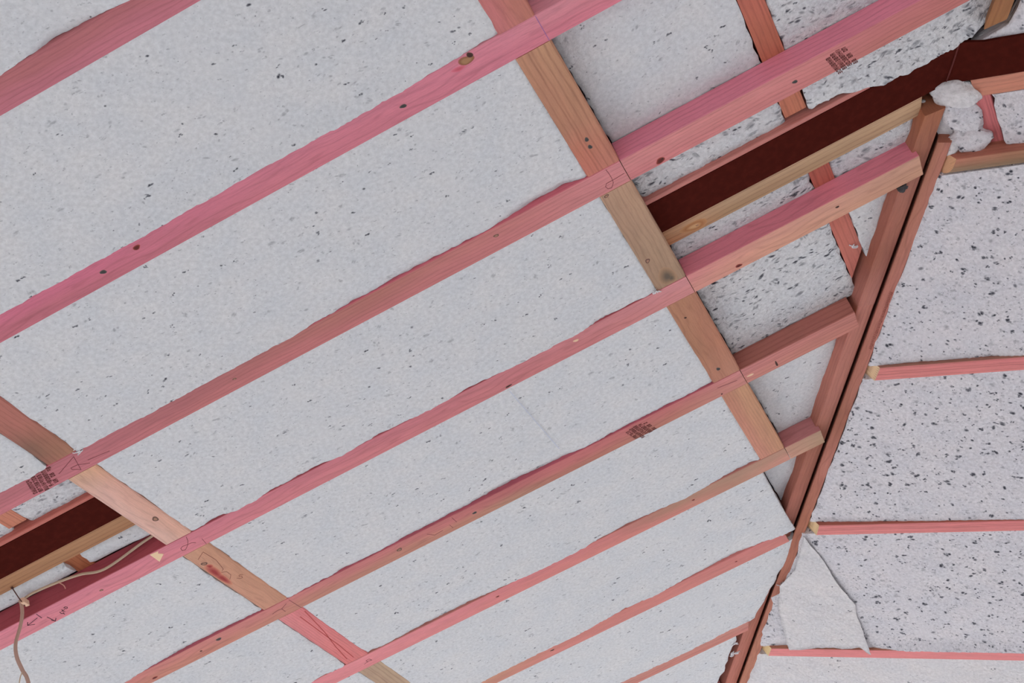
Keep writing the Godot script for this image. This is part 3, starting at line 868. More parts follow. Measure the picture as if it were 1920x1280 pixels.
func build_blocking() -> void:
	var lead := C(128, 78, 66)
	# tones run from the near joist to the far one; first colour is the right side, second the left side
	block(1, -0.143, 0.097, "plain reddish blocking at the top edge above the magenta joist", {tones = [[0, C(180, 104, 94), C(184, 104, 102)], [0.5, C(180, 108, 92), C(190, 108, 106)]], grain = 1})
	block(2, -0.140, 0.096, "tan blocking with straight brown grain lines and an orange lower end", {tones = [[0, C(182, 132, 98), C(178, 124, 94)], [0.30, C(178, 122, 92), C(172, 116, 88)], [0.38, C(182, 118, 92), C(184, 112, 88)], [0.41, C(180, 112, 88), C(182, 106, 82)], [0.5, C(184, 112, 92), C(190, 108, 90)]], grain = 3, end = C(180, 116, 90),
		knots = [[0.371, 0.047, 0.008, 0.006, 3], [0.402, 0.049, 0.008, 0.006, 3]]})
	var b := block(3, -0.140, 0.096, "weathered grey tan blocking with a black stain against the red steel", {tones = [[0, C(176, 136, 108), C(170, 132, 106)], [0.33, C(164, 130, 102), C(158, 124, 98)], [0.5, C(154, 122, 96), C(156, 122, 96)]], grain = 0,
		knots = [[0.352, 0.074, 0.010, 0.008, 1], [0.352, 0.074, 0.004, 0.003, 1], [0.009, 0.079, 0.006, 0.008, 1], [0.462, 0.048, 0.050, 0.024, 6], [0.478, 0.040, 0.026, 0.014, 6]]})
	b = block(4, -0.139, 0.098, "orange brown blocking beside the shaded speckled bay", {tones = [[0, C(170, 112, 84), C(172, 116, 84)], [0.3, C(172, 110, 82), C(162, 108, 78)], [0.5, C(176, 118, 92), C(174, 112, 88)]], grain = 1,
		knots = [[0.096, 0.066, 0.005, 0.004, 0], [0.44, 0.06, 0.010, 0.006, 3]]})
	block(5, -0.140, 0.096, "clear golden tan blocking nearest the hip", {tones = [[0, C(186, 134, 98), C(182, 120, 94)], [0.5, C(184, 130, 96), C(192, 126, 104)]], grain = 2})
	block(2, -1.866, 0.096, "brown stained blocking at the left edge over the grade stamp", {tones = [[0, C(176, 102, 90), C(168, 100, 88)], [0.3, C(168, 100, 86), C(164, 98, 84)], [0.42, C(150, 96, 74), C(120, 86, 68)], [0.5, C(160, 108, 82), C(150, 92, 74)]], grain = 0})
	block(3, -1.868, 0.096, "pale pink blocking with one ringed knot at the left", {tones = [[0, C(204, 150, 116), C(196, 152, 124)], [0.12, C(206, 152, 134), C(210, 164, 150)], [0.5, C(208, 156, 134), C(206, 162, 146)]], grain = 1,
		knots = [[0.358, 0.036, 0.013, 0.010, 1]]})
	b = block(4, -1.866, 0.097, "tan blocking with a dark red dye stain and pencil scribble", {tones = [[0, C(186, 132, 102), C(192, 138, 110)], [0.5, C(184, 128, 100), C(190, 132, 106)]], grain = 1,
		knots = [[0.091, 0.074, 0.011, 0.010, 1], [0.094, 0.074, 0.004, 0.004, 3], [0.118, 0.070, 0.020, 0.010, 5], [0.160, 0.078, 0.066, 0.017, 5], [0.215, 0.080, 0.050, 0.015, 5]]})
	for l in [[[-1.939, 2.455], [-1.905, 2.430], [-1.902, 2.503], [-1.915, 2.569], [-1.923, 2.573]], [[-1.930, 2.580], [-1.916, 2.591], [-1.917, 2.619], [-1.934, 2.639]], [[-1.890, 2.652], [-1.893, 2.643], [-1.901, 2.643], [-1.904, 2.650], [-1.897, 2.653], [-1.900, 2.665], [-1.909, 2.663], [-1.915, 2.652]]]:
		mark(b, FA, l, 0.0016, lead, "pencil_mark", 0.0012)
	b = block(5, -1.862, 0.098, "rose red blocking with two crossing scratches near the bottom", {tones = [[0, C(208, 112, 114), C(208, 122, 124)], [0.5, C(206, 110, 108), C(206, 106, 104)]], grain = 2})
	for l in [[[-1.868, 3.03], [-1.893, 3.22], [-1.918, 3.35], [-1.935, 3.47]], [[-1.898, 3.05], [-1.902, 3.20], [-1.905, 3.36], [-1.912, 3.48]]]:
		mark(b, FA, l, 0.003, C(166, 66, 62), "scratch", 0.0012)
	block(6, -1.858, 0.097, "grey tan streaked blocking at the bottom edge", {tones = [[0, C(172, 142, 114), C(168, 136, 110)], [0.5, C(166, 136, 108), C(160, 130, 104)]], grain = 3})

# ---------------------------------------------------------------- hip timbers
func build_hip() -> void:
	var g := "timbers along the hip"
	var ang := rad_to_deg(atan2(0.8917, -0.4525))
	# left strip, in the flat ceiling, in two spliced lengths; c = 0 is its right edge along the gap
	var hd := Vector2(-0.4525, 0.8917)
	var o0 := Vector2(0.6755, 2.29)
	var s0 := -0.115
	var l1 := 0.735
	var cols := [[0, C(160, 94, 62), C(156, 92, 60)], [0.25, C(160, 100, 84), C(158, 98, 80)], [0.45, C(166, 102, 82), C(160, 92, 74)], [0.62, C(144, 82, 66), C(150, 86, 66)], [0.85, C(176, 112, 98), C(176, 108, 94)]]
	timber("hip_timber", "brown hip strip left of the dark gap, upper length under the steel", g, FA, {at = [o0.x + hd.x * s0, o0.y + hd.y * s0, 0.02], turn = ang, len = l1 - s0, wid = 0.060, hgt = 0.12, tones = cols, seed = 21, grain = 1, skew0 = 0.02, end = C(140, 84, 60)})
	timber("hip_timber", "red brown hip strip left of the dark gap, lower length to the bottom edge", g, FA, {at = [o0.x + hd.x * (l1 + 0.0015), o0.y + hd.y * (l1 + 0.0015), 0.021], turn = ang, len = 4.2, wid = 0.060, hgt = 0.12, tones = [[0, C(178, 110, 94), C(178, 108, 94)], [0.5, C(174, 108, 92), C(172, 104, 88)], [0.75, C(150, 88, 66), C(152, 88, 66)], [1.1, C(158, 92, 74), C(160, 90, 72)], [1.4, C(140, 80, 62), C(140, 80, 62)], [2.2, C(170, 96, 76), C(172, 98, 80)], [4.2, C(170, 92, 74), C(176, 98, 80)]], seed = 22, grain = 0})
	# right strip, in the falling slope, two lengths either side of the steel
	var hb := Vector2(-0.4857, 0.8741)
	var nb := Vector2(0.8741, 0.4857)
	var p := nb * 0.0535 + hb * 0.022
	var t := timber("hip_timber", "salmon brown hip strip with a line of print right of the dark gap", g, FB, {at = [p.x, p.y, 0.015], turn = rad_to_deg(atan2(hb.y, hb.x)), len = 4.6, wid = 0.0375, hgt = 0.12, tones = [[0, C(174, 108, 90), C(168, 106, 82)], [0.4, C(176, 110, 92), C(170, 104, 84)], [0.7, C(176, 104, 90), C(172, 102, 86)], [1.2, C(168, 102, 84), C(164, 98, 78)], [1.35, C(150, 86, 64), C(150, 88, 66)], [1.6, C(178, 108, 92), C(174, 104, 86)], [2.0, C(164, 96, 70), C(160, 92, 66)], [2.6, C(172, 104, 84), C(170, 102, 80)], [3.2, C(176, 108, 82), C(172, 106, 80)], [4.6, C(170, 104, 82), C(170, 104, 82)]], seed = 23, grain = 1, skew0 = 0.012, end = C(150, 92, 72)})
	var mb := Mb.new()
	var r := RandomNumberGenerator.new()
	r.seed = 31
	var l := 0.655
	while l < 0.945:
		var wd := r.randf_range(0.0012, 0.0024)
		var c0 := 0.006 + r.randf_range(0.0, 0.002)
		mb.flat(Vector3(l, -0.0005, -c0), Vector3(l + wd, -0.0005, -c0), Vector3(l + wd, -0.0005, -c0 - 0.010), Vector3(l, -0.0005, -c0 - 0.010), Vector3.DOWN, C(120, 60, 52))
		if r.randf() < 0.5:
			mb.flat(Vector3(l, -0.0005, -c0), Vector3(l + 0.005, -0.0005, -c0), Vector3(l + 0.005, -0.0005, -c0 - 0.002), Vector3(l, -0.0005, -c0 - 0.002), Vector3.DOWN, C(120, 60, 52))
		l += wd + r.randf_range(0.0022, 0.005)
	part(t.get_node("board"), "printed_line", mb.mesh(), M.mark)
	p = nb * 0.078 + hb * -0.72
	timber("hip_timber", "golden brown hip timber stub above the steel at the top right", g, FB, {at = [p.x, p.y, 0.03], turn = rad_to_deg(atan2(hb.y, hb.x)), len = 0.30, wid = 0.048, hgt = 0.1, tones = [[0, C(150, 92, 66), C(148, 88, 60)], [0.3, C(156, 104, 58), C(150, 98, 54)]], seed = 24, grain = 1, end = C(160, 112, 66), skew1 = 0.05})
	# the board above the gap
	p = nb * 0.06 + hb * -0.06
	timber("hip_rafter", "hip rafter hidden in shadow deep inside the narrow gap between hip strips", g, FB, {at = [p.x, p.y, 0.142], turn = rad_to_deg(atan2(hb.y, hb.x)), len = 4.7, wid = 0.11, hgt = 0.045, tones = [[0, C(172, 108, 88), C(170, 104, 84)], [4.7, C(174, 106, 86), C(170, 104, 84)]], seed = 25, grain = 0}, "rafter")
	# a twisted scrap of strap left on the strip beside a joist end
	var s := thing("metal_scrap", "small crumpled black metal scrap under the joist end on the hip", "scrap", frame_at(FA, [0.541, 2.428, 0.012], 20.0))
	var mb2 := Mb.new()
	var P := []
	for j in 9:
		for i in 13:
			var a := TAU * i / 12.0
			var v := PI * j / 8.0
			var d := Vector3(sin(v) * cos(a), cos(v), sin(v) * sin(a))
			var k := 1.0 + 0.55 * nz.get_noise_3d(d.x * 130 + 9, d.y * 130, d.z * 130)
			P.append(d * Vector3(0.017, 0.010, 0.014) * k)
	for j in 8:
		for i in 12:
			var q := j * 13 + i
			var mid: Vector3 = (P[q] + P[q + 14]) * 0.5
			mb2.flat(P[q], P[q + 1], P[q + 14], P[q + 13], mid, C(62, 60, 62))
	part(s, "strap", mb2.mesh(), M.mark)

# ---------------------------------------------------------------- purlins over the joists
func build_purlins() -> void:
	var g := "purlins above the joists"
	var o := {turn = 90.0, wid = 0.065, hgt = 0.09, grain = 3}
	var a := o.duplicate()
	a.merge({at = [0.374, 0.3, 0.0685], len = 1.655, seed = 41, tones = [[0, C(186, 92, 84), C(182, 90, 82)], [1.0, C(188, 96, 84), C(184, 94, 80)], [1.3, C(180, 98, 74), C(178, 96, 72)], [1.655, C(190, 112, 82), C(188, 108, 80)]]})
	timber("purlin", "red orange purlin crossing behind the stamped joist above the steel", g, FA, a)
	a = o.duplicate()
	a.merge({at = [0.376, 2.206, 0.0685], len = 0.49, skew1 = 0.13, seed = 42, tones = [[0, C(180, 88, 72), C(176, 86, 70)], [0.3, C(186, 100, 84), C(184, 98, 82)], [0.62, C(192, 112, 98), C(190, 108, 94)]]})
	timber("purlin", "salmon purlin below the steel running into the hip", g, FA, a)
	a = o.duplicate()
	a.merge({at = [-2.214, 1.3, 0.0685], len = 0.655, wid = 0.058, seed = 43, tones = [[0, C(190, 116, 90), C(190, 116, 90)], [0.655, C(194, 120, 92), C(192, 116, 88)]]})
	timber("purlin", "orange purlin at the far left above the red steel", g, FA, a)
	a = o.duplicate()
	a.merge({at = [-2.219, 2.209, 0.0685], len = 0.3, wid = 0.058, seed = 44, tones = [[0, C(170, 98, 58), C(168, 96, 56)], [0.3, C(166, 90, 54), C(164, 88, 52)]]})
	timber("purlin", "orange brown purlin between two grey rolls beside the cable", g, FA, a)
	a = o.duplicate()
	a.merge({at = [0.168, -0.075, 0.055], len = 0.32, wid = 0.056, seed = 45, tones = [[0, C(196, 104, 106), C(192, 96, 96)], [0.32, C(192, 102, 102), C(190, 92, 92)]], grain = 0})
	timber("purlin", "pink purlin length between the right steel and the rounded joist", g, FB, a)
	a = o.duplicate()
	a.merge({at = [0.262, 0.1, 0.04], len = 0.75, wid = 0.068, seed = 46, tones = [[0, C(198, 120, 94), C(196, 116, 90)], [0.75, C(198, 120, 94), C(196, 116, 90)]], grain = 0})
	timber("purlin", "orange purlin sliver at the right edge below the rounded joist", g, FB, a)

# ---------------------------------------------------------------- insulation of the flat ceiling
func build_panels() -> void:
	var flush := "insulation panels flush with the joists"
	var deep := "insulation recessed above the joists"
	var XR := -0.2345
	var XC := -1.867
	var ends := func(x: float) -> Array: return [[0.0, x], [1.0, x]]
	var names := {0: "broad white flecked panel filling the top left corner", 1: "wide flecked panel between the dusky and the magenta joists", 2: "large flecked panel between the magenta and brownish joists", 3: "flecked panel in the middle above the rosy joist", 4: "flecked panel with a faint blue chalk line", 5: "flecked panel above the rosy-to-tan joist in the lower middle"}
	for n in range(0, 6):
		var far: Array = EDGE[n + 1]
		panel(names[n], flush, FA, {near = level(-3, 0, n * SP, 0.003), far = far, e0 = ends.call(XC), e1 = ends.call(XR), w = 0.002, seed = 10 + n * 3, thick = 0.040 if n == 3 else 0.06}, "fine")
	var chalk := part(get_node("insulation_batt_004"), "chalk_line", prism([[-0.783, 2.41], [-0.7815, 2.41], [-0.7795, 2.831], [-0.781, 2.831]], -0.0032, -0.0022, C(172, 178, 196)), M.mark)
	chalk.name = "chalk_line"
	panel("flecked panel with a square cut end short of the hip", flush, FA, {near = level(-3, 0, 3.6, 0.003), far = EDGE[7], e0 = ends.call(XC), e1 = [[0, -0.256], [1, -0.262]], w = 0.002, seed = 31, endfuzz = 0.0025, thick = 0.07}, "fine")
	panel("flecked panel torn ragged along the hip near the bottom", flush, FA, {near = level(-3, 0, 4.2, 0.003), far = EDGE[8], e0 = ends.call(XC), e1 = [[0.0, -0.276], [0.12, -0.306], [0.24, -0.338], [0.36, -0.370], [0.41, -0.408], [0.58, -0.453], [0.68, -0.492], [0.86, -0.545], [1.0, -0.61]], w = 0.001, seed = 34, endfuzz = 0.007, thick = 0.03}, "fine")
	panel("lowest flecked panel with a white frayed end at the bottom edge", flush, FA, {near = level(-3, 0, 4.8, 0.003), far = level(-3, 0, 5.304, 0.004), e0 = ends.call(XC), e1 = [[0.0, -0.712], [0.16, -0.752], [0.25, -0.786], [0.37, -0.81], [0.5, -0.845], [0.66, -0.898], [0.75, -0.925], [1.0, -1.04]], w = 0.001, seed = 37, endfuzz = 0.007, thick = 0.03}, "fine")
	# left of the left blocking row
	panel("flecked panel corner at the left edge above the stamp", flush, FA, {near = level(-4.4, -1.9, 1.2, 0.003), far = EDGE[3], e0 = ends.call(-4.4), e1 = ends.call(-1.964), w = 0.002, seed = 40}, "fine")
	panel("flecked panel at lower left under the handwritten joist", flush, FA, {near = level(-4.4, -1.9, 2.4, 0.003), far = EDGE[5], e0 = ends.call(-4.4), e1 = ends.call(-1.966), w = 0.0, seed = 43}, "fine")
	panel("creased flecked panel at the bottom left beside red blocking", flush, FA, {near = level(-4.4, -1.9, 3.0, 0.003), far = EDGE[6], e0 = ends.call(-4.4), e1 = ends.call(-1.963), w = 0.0, seed = 46, amp = 0.007}, "fine")
	panel("flecked panel at the bottom edge left of grey blocking", flush, FA, {near = level(-4.4, -1.9, 3.6, 0.003), far = level(-4.4, -1.9, 4.104, 0.003), e0 = ends.call(-4.4), e1 = ends.call(-1.957), w = 0.002, seed = 49}, "fine")
	# recessed bays right of the middle blocking row
	var dw := 0.068
	var rec := func(label: String, d0: float, d1: float, a: Array, b: Array, sd: float, mat := "streak", w := 0.068, extra := {}) -> void:
		var q := {near = level(-5, 2, d0 - 0.016, w + 0.004), far = level(-5, 2, d1 + 0.014, w + 0.002), e0 = a, e1 = b, w = w, seed = sd, amp = 0.010, fuzz = 0.004, endfuzz = 0.004, thick = 0.07}
		q.merge(extra, true)
		panel(label, deep, FA, q, mat)
	rec.call("recessed panel at the top edge beside the reddish blocking", 0.604, 1.10, ends.call(-0.14), [[0, 1.44], [1, 1.19]], 52)
	rec.call("smooth recessed panel between tan blocking and the red orange purlin", 1.204, 1.70, ends.call(-0.14), ends.call(0.305), 55, "fine", 0.069)
	rec.call("recessed panel right of the red orange purlin at the top", 1.204, 1.70, ends.call(0.376), [[0, 1.15], [1, 0.92]], 58)
	rec.call("narrow speckled strip over the steel, left of the purlin", 1.802, 1.962, ends.call(-0.14), ends.call(0.305), 61)
	rec.call("speckled strip over the steel spilling onto the red mitre", 1.802, 1.99, ends.call(0.377), [[0, 0.99], [0.6, 0.945], [0.85, 0.925], [1, 0.865]], 64, "streak", 0.055, {far = [[0.37, 1.957, 0.062], [0.46, 1.957, 0.058], [0.54, 1.975, 0.046], [0.6, 1.994, 0.045], [0.7, 1.998, 0.044], [0.8, 1.998, 0.044], [0.9, 1.985, 0.044]], fuzz = 0.006, thick = 0.004})
	rec.call("narrow dark flecked strip between yellow packer and two-tone joist", 2.207, 2.303, ends.call(-0.14), ends.call(0.308), 67)
	rec.call("pale strip between yellow packer and the joist end", 2.207, 2.303, ends.call(0.378), [[0, 0.66], [1, 0.61]], 70)
	rec.call("dark streaked panel in the shaded bay beside orange blocking", 2.402, 2.902, ends.call(-0.139), ends.call(0.309), 73)
	rec.call("small pale triangle of wool between salmon purlin and hip", 2.402, 2.902, ends.call(0.377), [[0, 0.56], [0.5, 0.43], [1, 0.38]], 76, "fine")
	rec.call("smooth recessed panel beside the golden blocking", 3.002, 3.502, ends.call(-0.14), [[0, 0.255], [1, 0.0]], 79, "fine")
	rec.call("grey recessed corner beyond the square cut panel end", 3.602, 4.20, ends.call(-0.256), [[0, -0.05], [1, -0.30]], 82, "fine")
	# left end of the steel bay
	rec.call("speckled strip above the red steel beside pale blocking", 1.802, 1.962, ends.call(-2.212), ends.call(-1.965), 85)
	rec.call("speckled strip above the red steel at the very left edge", 1.802, 1.962, ends.call(-4.4), ends.call(-2.274), 88)
	rec.call("grey rolled wool beside the cable under pale blocking", 2.208, 2.303, ends.call(-2.217), ends.call(-1.9), 91, "fine", 0.082, {swell = 0.034})
	rec.call("grey rolled wool beside the cable at the left edge", 2.208, 2.303, ends.call(-4.4), ends.call(-2.279), 94, "fine", 0.082, {swell = 0.034})

# ---------------------------------------------------------------- the falling slope
func build_slope() -> void:
	var g := "pink joists of the falling slope"
	var pk := func(k: float) -> Array: return [[0, C(206, 116, 112), C(210, 120, 116)], [0.5, C(206, 114, 114), C(208, 118, 116)], [k, C(204, 112, 114), C(206, 116, 116)]]
	timber("slope_joist", "rounded olive brown joist with cracked end grain near the top right", g, FB, {at = [0.040, 0.096, 0.0], len = 2.6, wid = 0.062, hgt = 0.075, tones = [[0, C(180, 112, 88), C(136, 104, 76)], [0.2, C(156, 106, 76), C(122, 94, 66)], [2.6, C(152, 106, 78), C(124, 96, 68)]], side = C(166, 98, 76), grain = 0, seed = 61, wane = 0.034, skew0 = -0.036, bevel0 = -0.075, end = C(206, 160, 124)}, "joist")  # colour darkens towards the rounded far edge
	timber("slope_joist", "pink slope joist with cracked pale end grain, uppermost pink one at the right", g, FB, {at = [-0.419, 0.946, 0.0], len = 3.0, wid = 0.062, hgt = 0.075, tones = pk.call(3.0), side = C(150, 100, 82), grain = 3, seed = 62, skew0 = -0.036, bevel0 = -0.075, end = C(238, 196, 158)}, "joist")
	timber("slope_joist", "pink slope joist with mossy end grain in the middle right", g, FB, {at = [-0.894, 1.801, 0.0], len = 3.4, wid = 0.062, hgt = 0.075, tones = pk.call(3.4), side = C(160, 84, 66), grain = 3, seed = 63, skew0 = -0.030, bevel0 = -0.075, end = C(232, 196, 152)}, "joist")
	timber("slope_joist", "bright pink slope joist partly covered by torn wool at the bottom right", g, FB, {at = [-1.374, 2.663, 0.0], len = 3.8, wid = 0.060, hgt = 0.075, tones = [[0, C(216, 122, 122), C(218, 124, 124)], [3.8, C(214, 122, 122), C(216, 124, 124)]], side = C(176, 112, 84), grain = 2, seed = 64, skew0 = -0.034, bevel0 = -0.075, end = C(238, 200, 150)}, "joist")
	var sl := "insulation panels of the falling slope"
	var hipside := func(d0: float, d1: float, off: float) -> Array:
		var q := []
		for k in 9:
			var t := k / 8.0
			q.append([t, (off - 0.4857 * lerpf(d0, d1, t)) / 0.8741])
		return q
	var right := [[0, 2.2], [1, 2.2]]
	panel("black flecked slope panel right of the printed hip strip", sl, FB, {near = level(-1, 3, 0.158, 0.010), far = [[-0.45, 0.946, 0.012], [-0.398, 0.946, 0.0125], [-0.289, 0.946, 0.016], [-0.150, 0.946, 0.014], [-0.063, 0.946, 0.016], [0.052, 0.946, 0.004], [2.2, 0.946, 0.008]], e0 = hipside.call(0.158, 0.946, 0.0525), e1 = right, w = 0.010, seed = 101, amp = 0.006, fuzz = 0.003, endfuzz = 0.004}, "dense")
	panel("black flecked slope panel between the two upper pink slope joists", sl, FB, {near = level(-2, 3, 1.008, 0.010), far = [[-0.95, 1.801, 0.018], [-0.897, 1.801, 0.018], [-0.673, 1.801, 0.013], [-0.433, 1.801, 0.008], [-0.127, 1.801, 0.004], [2.2, 1.801, 0.006]], e0 = hipside.call(1.008, 1.801, 0.0555), e1 = right, w = 0.010, seed = 104, amp = 0.006, endfuzz = 0.004}, "dense")
	panel("black flecked slope panel behind the torn white flap", sl, FB, {near = level(-2, 3, 1.864, 0.010), far = [[-1.42, 2.663, 0.010], [-1.367, 2.663, 0.016], [-1.297, 2.663, 0.02], [-0.911, 2.663, 0.012], [-0.783, 2.663, -0.004], [-0.308, 2.663, -0.003], [2.2, 2.663, 0.0]], e0 = [[0.002, -0.988], [0.150, -1.040], [0.234, -1.079], [0.306, -1.114], [0.379, -1.153], [0.492, -1.196], [0.549, -1.263], [0.593, -1.267], [0.746, -1.327], [0.858, -1.383], [0.982, -1.419], [1.013, -1.420]], e1 = right, w = 0.010, seed = 107, amp = 0.007, endfuzz = 0.006}, "dense")
	panel("pale slope panel below the lowest pink slope joist", sl, FB, {near = level(-3, 3, 2.724, 0.010), far = level(-3, 3, 3.5, 0.01), e0 = hipside.call(2.724, 3.5, 0.049), e1 = right, w = 0.010, seed = 110, amp = 0.006, endfuzz = 0.004}, "pale")
	panel("small flecked slope panel right of the pink purlin at the right edge", sl, FB, {near = level(-1, 3, -0.073, 0.05), far = level(-1, 3, 0.094, 0.03), e0 = [[0, 0.172], [1, 0.178]], e1 = right, w = 0.036, seed = 113, amp = 0.012, endfuzz = 0.006}, "dense")
	panel("flecked wool above the steel in the top right corner", sl, FB, {near = level(-1, 3, -0.95, 0.05), far = level(-1, 3, -0.240, 0.062), e0 = [[0, 0.60], [0.8, 0.325], [0.93, 0.262], [1, 0.15]], e1 = right, w = 0.055, seed = 116, amp = 0.010, fuzz = 0.002, endfuzz = 0.006}, "dense")
	# the torn outer skin, hanging a little below its panel
	var flap := [[-0.976, 1.866], [-0.962, 1.95], [-0.948, 2.028], [-0.935, 2.184], [-0.917, 2.272], [-0.906, 2.332], [-0.922, 2.405], [-0.924, 2.474], [-0.929, 2.58], [-0.930, 2.664], [-0.98, 2.648], [-1.094, 2.645], [-1.244, 2.668], [-1.293, 2.668], [-1.288, 2.609], [-1.264, 2.467], [-1.232, 2.334], [-1.183, 2.197], [-1.083, 2.087]]
	flap_sheet(flap)
	panel("shaded wool filling behind the wads at the hip head", sl, FB, {near = level(-1, 3, -0.134, 0.062), far = level(-1, 3, 0.094, 0.045), e0 = [[0, 0.03], [0.6, -0.02], [1, 0.012]], e1 = [[0, 0.115], [1, 0.12]], w = 0.052, seed = 119, amp = 0.010, endfuzz = 0.004}, "pale")
	lump("puffed wool wad under the steel mitre at the head of the hip", FB, [0.074, -0.098, 0.052], Vector3(0.070, 0.030, 0.048), 25.0, "pale", 2.0)
	lump("wool wad squeezed between the hip head and the pink purlin", FB, [0.076, -0.015, 0.056], Vector3(0.052, 0.034, 0.074), -8.0, "dense", 5.0)
	lump("lower wool wad above the rounded joist end", FB, [0.084, 0.060, 0.042], Vector3(0.058, 0.028, 0.044), 10.0, "dense", 8.0)
	lump("small wool wad tucked between hip strip and rounded joist end", FB, [0.030, 0.075, 0.045], Vector3(0.024, 0.024, 0.040), 30.0, "pale", 14.0)
	lump("wool tuft poking past the yellow packer end beside the hip", FB, [-0.012, -0.062, 0.05], Vector3(0.036, 0.024, 0.022), 60.0, "pale", 11.0)

func flap_sheet(poly: Array) -> void:
	var mb := Mb.new()
	var mid := Vector2.ZERO
	for p in poly:
		mid += Vector2(p[0], p[1]) / poly.size()
	# rings from the middle to a frayed outline
	var line := []
	for k in poly.size():
		var a := Vector2(poly[k][0], poly[k][1])
		var b := Vector2(poly[(k + 1) % poly.size()][0], poly[(k + 1) % poly.size()][1])
		var n := maxi(1, int(a.distance_to(b) / 0.01))
		for i in n:
			var q := a.lerp(b, float(i) / n)
			var o := (q - mid).normalized()
			line.append(q + o * 0.004 * nz.get_noise_2d(q.x * 900.0, q.y * 900.0))
	var NR := 12
	var N := line.size()
	for r in NR + 1:
		var f := float(r) / NR
		for k in N:
			var q: Vector2 = mid.lerp(line[k], f)
			var h := 0.0015 - 0.003 * f + 0.007 * nz.get_noise_2d(q.x * 150.0 + 60, q.y * 90.0) + 0.004 * nz.get_noise_2d(q.x * 420.0, q.y * 420.0)
			if q.x > -0.98 and q.y > 2.50:          # the lower right corner curls down
				h -= 0.02 * smoothstep(2.50, 2.66, q.y) * smoothstep(-0.98, -0.93, q.x)
			mb.v.append(Vector3(q.x, h, -q.y))
			mb.n.append(Vector3.DOWN)
			mb.c.append(Color.WHITE)
			mb.uv.append(q / 1.6 + Vector2(0.37, 0.2))
	for r in NR:
		for k in N:
			var a := r * N + k
			var b := r * N + (k + 1) % N
			mb.ix.append_array([a, b, b + N, a, b + N, a + N])
	# back face, two millimetres above
	var st := SurfaceTool.new()
	st.begin(Mesh.PRIMITIVE_TRIANGLES)
	var n0 := mb.v.size()
	for s in 2:
		for k in n0:
			st.set_uv(mb.uv[k])
			st.set_smooth_group(s)
			st.add_vertex(mb.v[k] + Vector3(0, 0.002 * s, 0))
	for i in range(0, mb.ix.size(), 3):
		var a := mb.ix[i]
		var b := mb.ix[i + 1]
		var c := mb.ix[i + 2]
		var up := (mb.v[b] - mb.v[a]).cross(mb.v[c] - mb.v[a]).y > 0
		for t in ([a, c, b] if not up else [a, b, c]):
			st.add_index(t)
		for t in ([a, b, c] if not up else [a, c, b]):
			st.add_index(t + n0)
	for k in N:
		var a := NR * N + k
		var b := NR * N + (k + 1) % N
		for t in [a, b, b + n0, a, b + n0, a + n0]:
			st.add_index(t)
	st.generate_normals()
	var m := part(self, "insulation_flap", st.commit(), M.pale, FB)
	tag(m, "torn white skin of wool hanging over the flecked slope panel", "insulation")

# ---------------------------------------------------------------- cable
func build_tufts() -> void:
	tuft("loose white tuft at the corner of rosy joist and weathered blocking", FA, [-0.246, 2.298, -0.004], 0.011, 1.0)
	tuft("loose white tuft on the brownish joist beside the pencil triangle", FA, [-1.862, 1.708, -0.004], 0.012, 2.0)
	tuft("curl of white wool stuck to the salmon purlin by the hip", FA, [0.353, 2.666, 0.066], 0.012, 3.0)
	tuft("upper white frayed tuft on the lowest panel end", FA, [-0.742, 4.862, -0.002], 0.013, 4.0)
	tuft("lower white frayed tuft on the lowest panel end", FA, [-0.778, 4.945, -0.003], 0.018, 5.0)
	tuft("stray wool tuft crossing the hip gap beside the torn flap", FB, [-1.185, 2.216, 0.010], 0.020, 6.0)

func tuft(label: String, F: Transform3D, at: Array, r: float, sd: float) -> void:
	var t := thing("wool_tuft", label, "wool tuft", frame_at(F, at, sd * 50.0), "loose wool tufts")
	for k in 7:
		var a := rng.randf() * TAU
		var pts := []
		var p := Vector3(rng.randfn(0, r * 0.4), rng.randf_range(-0.001, 0.001), rng.randfn(0, r * 0.3))
		for i in 5:
			pts.append(p)
			a += rng.randfn(0, 0.7)
			p += Vector3(cos(a), rng.randfn(0, 0.12), sin(a)) * r * 0.35
		part(t, "strand", tube(pts, r * 0.16, r * 0.11, C(200, 196, 198)), M.mark)

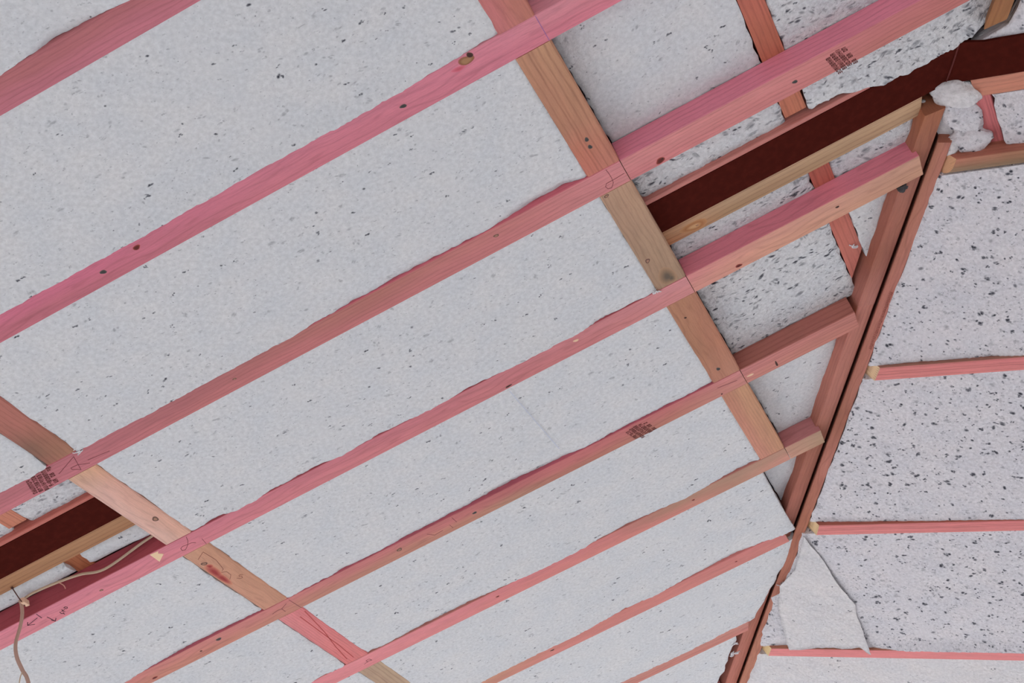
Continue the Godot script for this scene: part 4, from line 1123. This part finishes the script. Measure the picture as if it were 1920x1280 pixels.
func build_cable() -> void:
	var at := Vector3(-2.472, 0.03, -2.263)
	var t := thing("power_cable", "beige flat power cable clipped to the joist and hanging down at the left", "cable", FA * Transform3D(Basis.IDENTITY, at))
	var col := C(182, 160, 138)
	var q := func(x: float, d: float, w: float) -> Vector3: return Vector3(x, w, -d) - at
	part(t, "sheath", tube([q.call(-1.93, 2.288, 0.052), q.call(-2.03, 2.294, 0.045), q.call(-2.18, 2.296, 0.022), q.call(-2.257, 2.272, 0.030), q.call(-2.343, 2.262, 0.037), q.call(-2.417, 2.252, 0.036), q.call(-2.452, 2.256, 0.036)], 0.0052, 0.0032, col), M.mark)
	part(t, "sheath", tube([q.call(-2.474, 2.256, 0.040), q.call(-2.472, 2.262, 0.030), q.call(-2.473, 2.262, -0.009), q.call(-2.482, 2.256, -0.056), q.call(-2.497, 2.245, -0.110), q.call(-2.499, 2.244, -0.158), q.call(-2.489, 2.251, -0.209), q.call(-2.478, 2.259, -0.26), q.call(-2.470, 2.262, -0.45), q.call(-2.474, 2.258, -0.7)], 0.0062, 0.0036, C(176, 146, 132)), M.mark)
	part(t, "core", tube([q.call(-2.489, 2.251, -0.215), q.call(-2.494, 2.243, -0.235), q.call(-2.500, 2.238, -0.27)], 0.0018, 0.0018, C(196, 176, 150)), M.mark)
	part(t, "core", tube([q.call(-2.330, 2.262, 0.034), q.call(-2.318, 2.270, 0.020), q.call(-2.316, 2.274, 0.008)], 0.0018, 0.0018, C(196, 140, 130)), M.mark)
	part(t, "clip", prism([[-2.462 + 2.472, 2.243 - 2.263], [-2.450 + 2.472, 2.247 - 2.263], [-2.452 + 2.472, 2.276 - 2.263], [-2.464 + 2.472, 2.274 - 2.263]], -0.014, 0.004, C(214, 178, 152)), M.mark)
	var n := thing("bent_nail", "long thin dark nail bent across the cable at the left edge", "nail", FA * Transform3D(Basis.IDENTITY, Vector3(-2.452, 0.046, -2.195)))
	part(n, "shank", tube([Vector3(0, 0, 0), Vector3(-0.004, -0.020, -0.034), Vector3(-0.010, -0.030, -0.070)], 0.0018, 0.0018, C(74, 40, 34)), M.mark)
	part(n, "head", prism([[0.004, -0.002], [0.002, 0.004], [-0.003, 0.004], [-0.005, 0], [-0.003, -0.005], [0.002, -0.005]], 0.0, 0.003, C(64, 36, 30)), M.mark)
